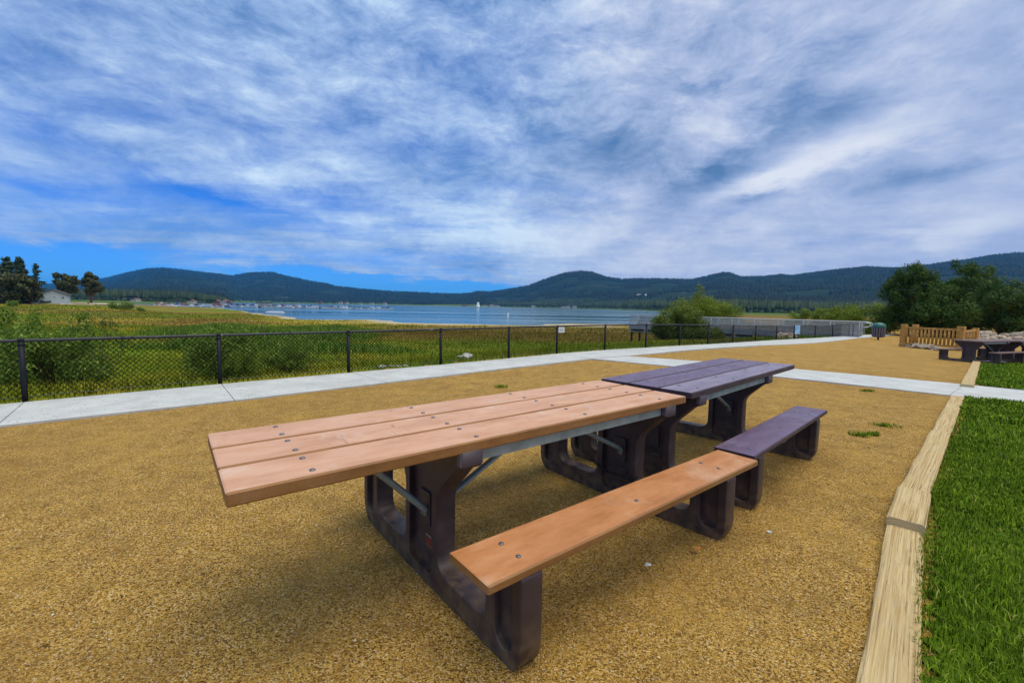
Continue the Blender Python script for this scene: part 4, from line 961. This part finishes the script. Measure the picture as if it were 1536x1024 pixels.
def pine(px, base, top, hwpx, D, n, lm, label, style='cone', ls=.5, trk=.3):
    T = ray(px, top, D); z0 = ray(px, base, D).z; h = T.z-z0; hw = hwpx*D/F_; cl = []
    if style == 'cone':
        for i in range(44):
            q = .08+.88*(i/43); rr = hw*(1-q)**.42*(.65+.6*rng.random()); 
            for _ in range(2): a = rng.random()*6.28; cl.append((math.cos(a)*rr*.62, math.sin(a)*rr*.62, h*q, rr*.45+.25, rr*.45+.25, h*.028+.15))
    elif style == 'sparse':
        for i in range(17):
            q = .34+.64*(i/16); rr = hw*(1.05-q*.75)*(.6+.6*rng.random()); a = rng.random()*6.28; a = a if i % 2 else a+3
            cl.append((math.cos(a)*rr*.6, math.sin(a)*rr*.6, h*q, rr*.55+.2, rr*.5+.2, .28))
        cl += [(0, 0, h*.93, .8, .8, .7), (0, 0, h*.82, 1.3, 1.2, .5)]
    else:
        cl = clumps_in(40, hw*.84, hw*.75, h*.34, h*.62, hw*.15, hw*.30, bottom=-1)
    return woody('pine_tree' if style != 'round' else 'juniper_tree', (T.x, T.y, z0), cl, n, ls, lm, barkr, trk, label, 'tree', 'trees around the white house', asp=.5, nlimb=16, fork=.2, hollow=.3)
pine(8, 462, 384, 14, 150, 9000, lf_pine, 'tall dark pine at the left edge of the picture', 'cone', .75)
pine(28, 462, 385, 13, 158, 9000, lf_pine, 'tall dark pine second from the left edge', 'cone', .75)
pine(20, 462, 408, 26, 142, 13000, lf_pineb, 'broad olive pine filling the space below the two tall pines', 'round', .8)
pine(-14, 462, 392, 22, 150, 8000, lf_pineb, 'broad pine half outside the left edge of the picture', 'cone', .75)
pine(42, 462, 425, 14, 148, 7000, lf_pineb, 'rounded olive pine just left of the thin bare pine', 'round', .75)
pine(54.5, 460, 395, 13, 160, 3200, lf_pine, 'thin open pine with bare reddish trunk behind the house', 'sparse', .5, .22)
pine(62, 460, 432, 9, 170, 2500, lf_pine, 'low dark tree behind the house roof', 'round', .75)
pine(99, 456, 406, 19, 172, 13000, lf_pineb, 'round dark juniper right of the white house', 'round', .75, .35)
pine(134, 455, 410, 16, 172, 12000, lf_pineb, 'round dark juniper furthest right of the pair', 'round', .75, .35)
for i, (px, py, r, lab) in enumerate([(172, 458.5, 1.7, 'grey green bush on the meadow right of the junipers'), (190, 457.5, 1.9, 'taller of two meadow bushes left of the marina'), (210, 458.5, .9, 'small low bush at the meadow edge near the marina'), (20, 458, 1.2, 'low bush on the grass in front of the tall pines')]):
    X = ray(px, py, 120); X.z = float(th(np.array(X.x), np.array(X.y))); v, f = crown(clumps_in(12, r, r*.7, r*.5, r*.5, r*.3, r*.5), 1600, .28); o = link('bush', npmesh('bush', v, f), lf_shrub, label=lab, cat='bush', group='bushes out on the meadow'); o.location = X
sand = vmat('pale_sand', (.50, .44, .33), .2, .6, .9, .3, 6)
for i, (px, py, w_, d_) in enumerate([(140, 452.5, 9, 9), (168, 454, 9, 5)]):
    X = ray(px, py, 175); X.z = float(th(np.array(X.x), np.array(X.y))); b = MB(); b.blob((0, 0, -.1), 1, .3, 3, i+3, (w_, d_, .7)); o = b.build('sand_bank', sand, kind='structure'); o.location = X

# ------------------------------------------------------------------ lake things
hull_w = vmat('white_hull', (.75, .76, .78), .05, 1, .4, 0); hull_b = vmat('blue_canvas', (.05, .12, .35), .2, 1, .6, 0); hull_d = vmat('dark_hull', (.05, .05, .07), .2, 1, .5, 0); hull_r = vmat('red_canvas', (.30, .05, .05), .2, 1, .6, 0); dockm = vmat('grey_dock', (.42, .43, .42), .15, 1, .8, 0)
def boat_mesh(hm, cm, L=7, cov=True):
    b = MB(); bm = b.bm; secs = []
    for x, w, zb in ((-.5, .36, .06), (-.25, .42, 0), (.1, .42, 0), (.35, .28, .08), (.5, .02, .35)):
        secs.append([bm.verts.new((x*L, w*s*L*.36*2, z)) for s, z in ((-.5, .95+x*.3), (-.42, .15+zb), (0, -.2+zb), (.42, .15+zb), (.5, .95+x*.3))])
    for r, s in zip(secs, secs[1:]):
        for i in range(4): bm.faces.new((r[i], r[i+1], s[i+1], s[i]))
        bm.faces.new((r[4], r[0], s[0], s[4]))
    bm.faces.new(secs[0]); bm.faces.new(secs[-1][::-1])
    b.mi = 1
    b.box((-.08*L, 0, 1.35), (L*.36, L*.22, .8), bev=.12)
    b.mi = 0 if not cov else 1
    b.box((-.16*L, 0, 2.3), (L*.42, L*.27, .12), bev=.03)
    b.mi = 0
    for sx in (-.34, .02):
        for sy in (-1, 1): b.box((sx*L, sy*L*.12, 1.7), (.08, .08, 1.3))
    bmesh.ops.recalc_face_normals(bm, faces=bm.faces); me = bpy.data.meshes.new('boat'); bm.to_mesh(me); bm.free(); me.materials.append(hm); me.materials.append(cm); return me
BM_ = [boat_mesh(hull_w, hull_b), boat_mesh(hull_w, hull_w, 8), boat_mesh(hull_w, hull_d, 6.5), boat_mesh(hull_d, hull_w, 7), boat_mesh(hull_w, hull_r, 6.5)]
labs = ['white boat with blue canvas moored in the marina', 'all white boat moored in the marina', 'white boat with dark canvas moored in the marina', 'dark hulled boat with white top moored in the marina', 'white boat with red canvas moored in the marina']
rb = random.Random(3)
def lakeD(px, py): return gp(px, py, LAKE)
bpx = [236+i*5.2+rb.uniform(-1.5, 1.5) for i in range(46)] + [470+i*6.1+rb.uniform(-2, 2) for i in range(20)]
for i, px in enumerate(bpx):
    k = rb.choice([0, 0, 1, 1, 2, 3, 4]); D = 330 if px > 330 else 300; D += rb.uniform(-22, 22); hzn = 446+.01725*px
    X = ray(px, hzn+5, D); o = bpy.data.objects.new('boat', BM_[k]); col.objects.link(o); o.location = (X.x, X.y, LAKE-.05); o.rotation_euler = (0, 0, rb.choice([0, PI])+rb.uniform(-.5, .5)); s_ = rb.uniform(.8, 1.25) if px < 470 else rb.uniform(.6, .95); o.scale = (s_, s_, s_)
    tag(o, labs[k], 'boat', 'boats moored in the marina')
for i, (p0, p1, D, lab) in enumerate([(232, 330, 296, 'pale floating dock at the left end of the marina'), (330, 470, 325, 'long floating dock in the middle of the marina'), (468, 590, 333, 'floating dock reaching furthest right into the lake')]):
    A1 = ray(p0, 460, D); B1 = ray(p1, 462, D); m_ = (A1+B1)/2; L = (B1-A1).xy.length
    b = MB(); b.box((0, 0, .25), (L, 2.2, .45), bev=.05)
    for k in range(int(L/9)): b.box((-L/2+9*k+3, -4, .22), (1.1, 6, .35))
    o = b.build('floating_dock', dockm, label=lab, cat='dock'); o.location = (m_.x, m_.y, LAKE); o.rotation_euler = (0, 0, math.atan2(B1.y-A1.y, B1.x-A1.x))
X = ray(396, 455, 340); b = MB(); b.box((0, 0, 1.6), (9, 5, 3.2)); b.mi = 1; b.box((0, 0, 3.5), (10, 6, .5)); o = b.build('boathouse', [dockm, roofm], label='small boathouse standing among the marina boats', cat='boathouse'); o.location = (X.x, X.y, LAKE)
X = lakeD(413, 469.3); b = MB(); b.box((0, 0, .2), (6, 2.4, .4), bev=.08); b.box((0, 0, .5), (5.6, .3, .25)); o = b.build('swim_platform', white_p, label='flat white float on the still water left of the lake', cat='float'); o.location = (X.x, X.y, LAKE)
X = lakeD(762, 474); b = MB(); b.tube([(0, 0, -.2), (0, 0, .5), (0, 0, 1.5)], [.28, .22, .05], 10); b.tube([(0, 0, -.15), (0, 0, .15)], .5, 12); o = b.build('buoy', white_p, label='slim white buoy on the lake right of the observatory', cat='buoy'); o.location = (X.x, X.y, LAKE)
b = MB(); X = ray(393, 497, 40); X.z = float(th(np.array(X.x), np.array(X.y))); b.tube([(0, 0, -.2), (.02, 0, 1.45)], [.04, .03], 6); o = b.build('marker_post', bark, label='thin dark post standing alone in the green meadow', cat='post'); o.location = X
# observatory
D = 800; X = ray(717, 463, D); s_ = D/F_; ob = empty('observatory', (X.x, X.y, LAKE+.2), label='white domed observatory tower on the far side of the lake', cat='observatory')
b = MB(); b.tube([(0, 0, -.3), (0, 0, 1.2*s_), (0, 0, 5.4*s_)], [2.9*s_, 2.6*s_, 1.9*s_], 16); b.build('tower', white_p, ob)
b = MB(); pr = [(2.0, 5.3), (2.05, 5.9), (1.9, 6.8), (1.4, 7.6), (.7, 8.05), (.05, 8.2)]; b.tube([(0, 0, z*s_) for r, z in pr], [r*s_ for r, z in pr], 20); b.build('dome', white_p, ob)
b = MB(); b.box((-.2*s_, -2.65*s_, .9*s_), (.7*s_, .3, 1.4*s_)); b.build('door', alu, ob)
# shore houses
hw_m = vmat('house_cream', (.55, .50, .44), .15, .2, .8, 0); hr_m = vmat('house_brown_roof', (.16, .09, .07), .2, .2, .8, 0); hc = vmat('house_rust', (.30, .13, .09), .15, .2, .8, 0)
def shorehouse(px, D, w, h, wm, label, zoff=0):
    X = ray(px, 455, D); z0 = max(float(th(np.array(X.x), np.array(X.y))), LAKE)+zoff
    b = MB(); b.box((0, 0, h/2), (w, 8, h)); b.mi = 1; rf = Matrix.Rotation(.5, 3, 'Y'); b.box((-w*.25, 0, h+w*.11), (w*.6, 9, .4), rot=Matrix.Rotation(-.42, 3, 'Y')); b.box((w*.25, 0, h+w*.11), (w*.6, 9, .4), rot=Matrix.Rotation(.42, 3, 'Y'))
    b.mi = 2
    for k in range(3): b.box((-w*.3+w*.3*k, -4.05, h*.55), (w*.12, .2, h*.25))
    o = b.build('lake_house', [wm, hr_m, glass], label=label, cat='house', group='houses on the far shore'); o.location = (X.x, X.y, z0-.3); o.rotation_euler = (0, 0, rb.uniform(-.3, .3))
for px, D, w, h, wm, lab in [(328, 560, 8, 3.6, hc, 'rust coloured house at the tip of the wooded point'), (337, 560, 7, 5, hw_m, 'cream house second from the tip of the wooded point'), (344, 560, 5, 3.6, hc, 'small rust house at the very end of the wooded point'), (288, 560, 8, 3, hw_m, 'low cream house below the trees of the wooded point'), (204, 560, 7, 3, hw_m, 'low cream house at the left end of the wooded point')]: shorehouse(px, D, w, h, wm, lab, 0)
for i, px in enumerate([480, 511, 520, 541, 558, 577, 697, 727, 738, 746, 800, 846, 852, 862]):
    Df = float(np.interp((px-768)/F_, FSX, FSY)); shorehouse(px, Df+15, 12+rb.uniform(0, 8), 5+rb.uniform(0, 4), rb.choice([hw_m, hc, hw_m]), 'tiny house on the far shore at the foot of the mountains', 0)
X = ray(967, 439.0, 2000); X.z = float(th(np.array(X.x), np.array(X.y))); 
b = MB()
for i in range(5): b.blob((rb.uniform(-26, 26), rb.uniform(-10, 10), 4+6), 10, .4, 2, i, (1.6, 1, .6))
o = b.build('rock_outcrop', rockw_m, label='pale bare rock patch high on the wooded slope', cat='rock outcrop'); o.location = X

# ------------------------------------------------------------------ haze
hm = bpy.data.materials.new('haze'); hm.use_nodes = True; hn = hm.node_tree; hn.nodes.remove(hn.nodes['Principled BSDF']); pv = hn.nodes.new('ShaderNodeVolumePrincipled')
pv.inputs['Color'].default_value = (.035, .40, 1.0, 1); pv.inputs['Density'].default_value = 7.2e-5; hn.links.new(pv.outputs[0], hn.nodes['Material Output'].inputs['Volume'])
ztop = float(max(ZZ.max()+40, 100)); zbot = float(min(ZZ.min(), LAKE-.6))-1
b = MB(); b.box((0, 4400, (ztop+zbot)/2), (60000, 13000, ztop-zbot)); b.build('haze', hm, kind='stuff', label='thin blue air haze over lake and mountains')

# ------------------------------------------------------------------ light
EL, AZ = R(74), R(115)                       # azimuth measured from +Y towards +X
sd = Vector((math.sin(AZ)*math.cos(EL), math.cos(AZ)*math.cos(EL), math.sin(EL)))
sl = bpy.data.lights.new('sun', 'SUN'); sl.energy = 1.6; sl.angle = R(55); sl.color = (1, .90, .72); so = bpy.data.objects.new('sun', sl); col.objects.link(so)
so.rotation_euler = sd.to_track_quat('Z', 'Y').to_euler()
w = bpy.data.worlds.new('World'); sc.world = w; w.use_nodes = True; t = NT(w.node_tree); bg = w.node_tree.nodes['Background']; bg.inputs[1].default_value = .1
sky = t.n('ShaderNodeTexSky', sky_type='NISHITA'); sky.sun_disc = False; sky.sun_elevation = EL; sky.sun_rotation = AZ; sky.altitude = 2000; sky.ozone_density = 2.5; sky.air_density = 1.0; sky.dust_density = .3
dirn = t.coord('Generated'); s = t.n('ShaderNodeSeparateXYZ'); t.put(s.inputs[0], dirn); dx, dy, dz = s.outputs
el = t.m('ARCSINE', dz); az = t.m('ARCTAN2', dx, dy)
skyc = t.mix(1.0, sky.outputs[0], (.20, .62, 1.32), 'MULTIPLY')
# cloud sheet seen in perspective
zz = t.m('ADD', t.m('MAXIMUM', dz, 0.0), .045); cx = t.m('DIVIDE', dx, zz); cy = t.m('DIVIDE', dy, zz)
cv = t.n('ShaderNodeCombineXYZ'); t.put(cv.inputs[0], cx); t.put(cv.inputs[1], cy); cvec = cv.outputs[0]
n1 = t.noise(t.map(cvec, (2.3, 1.1, 0), (0, 0, R(-28)), (.30, 1.0, 1)), .75, 8, .60, .6)
n2 = t.noise(t.map(cvec, (7.7, 4.2, 0), (0, 0, R(-20)), (.5, 1.0, 1)), 2.6, 7, .62, .3)
n3 = t.noise(t.map(cvec, (1.2, 8, 0), (0, 0, R(10)), (.7, 1, 1)), .38, 5, .55, .5)
av = t.n('ShaderNodeCombineXYZ'); t.put(av.inputs[0], az); t.put(av.inputs[1], el); avec = av.outputs[0]
warp = t.vm('ADD', avec, t.vm('SCALE', t.noise(avec, 4, 4, .6, 0, 'Color'), .07))
n4 = t.noise(t.map(warp, (3, 1, 0), (0, 0, R(6)), (8, 19, 1)), 1.0, 9, .70, .25); n5 = t.noise(t.map(warp, (9, 4, 0), (0, 0, R(-8)), (4.5, 8.5, 1)), 1.0, 9, .64, .35)
def pxdir(px, py):
    d = ((px-768)/F_*CR - (py-512)/F_*CU + CF).normalized(); return math.atan2(d.x, d.y), math.asin(d.z)
wob = t.m('MULTIPLY', t.m('ADD', n2, -.5), .12); wob2 = t.m('MULTIPLY', t.m('ADD', n1, -.5), .10)
azw = t.m('ADD', az, wob); elw = t.m('ADD', el, t.m('ADD', t.m('MULTIPLY', wob2, .4), t.m('MULTIPLY', t.m('ADD', n5, -.5), .10)))
def blob(px, py, rx, ry, rot, amp):
    """soft elliptical patch of sky: centre and radii given as directions"""
    a0, e0 = pxdir(px, py); sc_ = math.cos(a0)**2/F_; rx, ry = rx*sc_*1.0, ry/F_*math.cos(a0)
    A = t.m('ADD', azw, -a0); E_ = t.m('ADD', elw, -e0); c, s__ = math.cos(R(rot)), math.sin(R(rot))
    p = t.m('ADD', t.m('MULTIPLY', A, c/rx), t.m('MULTIPLY', E_, s__/rx)); q = t.m('ADD', t.m('MULTIPLY', A, -s__/ry), t.m('MULTIPLY', E_, c/ry))
    r2 = t.m('ADD', t.m('MULTIPLY', p, p), t.m('MULTIPLY', q, q)); return t.m('MULTIPLY', t.m('EXPONENT', t.m('MULTIPLY', r2, -1)), amp)
def total(L):
    r = L[0]
    for x in L[1:]: r = t.m('ADD', r, x)
    return r
holes = total([blob(300, 298, 150, 22, -4, .55), blob(0, 262, 120, 18, -6, .45), blob(120, 225, 160, 12, -14, .3), blob(470, 296, 60, 10, -10, .3), blob(60, 185, 120, 14, -15, .25), blob(560, 388, 170, 9, 4, .28)])
darks = total([blob(1130, 215, 150, 26, 38, .95), blob(1240, 185, 90, 20, 20, .6), blob(1060, 262, 60, 14, 15, .6), blob(1140, 298, 36, 9, 5, .7), blob(1390, 268, 110, 13, 14, .7), blob(900, 225, 110, 45, 10, .42), blob(860, 318, 60, 14, 0, .4), blob(800, 190, 140, 30, -20, .35), blob(330, 180, 60, 10, -10, .3)])
lights = total([blob(1150, 258, 90, 24, 22, .65), blob(1310, 215, 100, 22, 8, .6), blob(1060, 195, 50, 20, 30, .3), blob(1430, 345, 120, 26, 8, .35), blob(720, 345, 280, 50, -8, .42), blob(450, 215, 220, 40, -18, .22), blob(1000, 365, 200, 40, 0, .12)])
# edge of the sheet, low on the left
a1, e1_ = pxdir(0, 348); a2, e2_ = pxdir(760, 428); ke = (e2_-e1_)/(a2-a1)
edge = t.m('SUBTRACT', elw, t.m('ADD', t.m('MULTIPLY', t.m('ADD', az, -a1), ke), e1_-.010))
edge = t.m('ADD', edge, t.m('MULTIPLY', t.m('ADD', n4, -.5), .035))
sheet = t.mrange(edge, .000, .018, 0, 1, True)
rightc = t.mrange(az, -.15, .35, 0, 1, True)
cov = t.m('ADD', t.m('MULTIPLY', t.mrange(n1, .30, .62, 0, 1, True), .50), t.m('MULTIPLY', t.mrange(n2, .30, .66), .34))
cov = t.m('ADD', t.m('MULTIPLY', cov, .72), t.m('MULTIPLY', t.mrange(n4, .32, .66), .30)); cov = t.m('ADD', cov, t.m('MULTIPLY', rightc, .42)); cov = t.m('ADD', cov, .18); dmod = t.mrange(n2, .25, .7, .45, 1.3); darks = t.m('MULTIPLY', darks, dmod); holes = t.m('MULTIPLY', holes, dmod)
cov = t.m('SUBTRACT', cov, holes); cov = t.m('SUBTRACT', cov, t.m('MULTIPLY', darks, .22)); cov = t.m('ADD', cov, t.m('MULTIPLY', lights, .5))
cov = t.m('MULTIPLY', cov, sheet)
wisps = t.m('MULTIPLY', total([blob(265, 388, 60, 9, -4, .6), blob(320, 405, 60, 5, -4, .4), blob(420, 389, 60, 4, -3, .5), blob(550, 408, 40, 4, -4, .7), blob(745, 410, 36, 4, -5, .5), blob(720, 424, 30, 3, -5, .4)]), t.mrange(n2, .3, .6, .4, 1))
cov = t.m('ADD', cov, wisps, clamp=True); cov = t.m('MINIMUM', cov, .97)
amp = t.m('MULTIPLY', t.mrange(el, .04, .40, .55, 1), t.mrange(az, .25, .75, 1, .62)); shade = t.m('ADD', t.m('ADD', t.m('MULTIPLY', t.m('ADD', n2, -.5), .30), t.m('MULTIPLY', t.m('ADD', n3, -.5), .8)), t.m('MULTIPLY', t.m('ADD', t.m('MULTIPLY', t.m('ADD', n4, -.5), 1.1), t.m('MULTIPLY', t.m('ADD', n5, -.5), 1.6)), amp)); shade = t.m('ADD', shade, t.m('ADD', .55, t.m('MULTIPLY', rightc, .07))); shade = t.m('SUBTRACT', shade, t.m('MULTIPLY', darks, .50)); shade = t.m('ADD', shade, t.m('MULTIPLY', lights, .6), clamp=True)
ccol = t.ramp(shade, [(.0, (.85, 1.8, 3.5)), (.3, (2.0, 2.95, 4.9)), (.6, (3.7, 4.45, 6.3)), (1, (6.5, 6.9, 7.6))])
lcool = t.mix(t.m('SUBTRACT', 1.0, rightc), ccol, (.86, 1.02, 1.10), 'MULTIPLY')
zen = t.mrange(el, .62, 1.1, 0, 1, True); zen_boost = t.mix(zen, (1, 1, 1, 1), (3.1, 2.65, 1.95, 1)); lcool = t.mix(1.0, lcool, zen_boost, 'MULTIPLY')  # added brightening of the unseen overhead clouds, to light the ground
fin = t.mix(cov, skyc, lcool)
t.put(bg.inputs[0], fin)
sc.view_settings.view_transform = 'Standard'; sc.view_settings.look = 'None'; sc.view_settings.exposure = .3; sc.view_settings.gamma = 1; sc.view_settings.use_curve_mapping = False
sc.cycles.volume_bounces = 0; sc.cycles.max_bounces = 6; sc.cycles.diffuse_bounces = 3; sc.cycles.transparent_max_bounces = 8
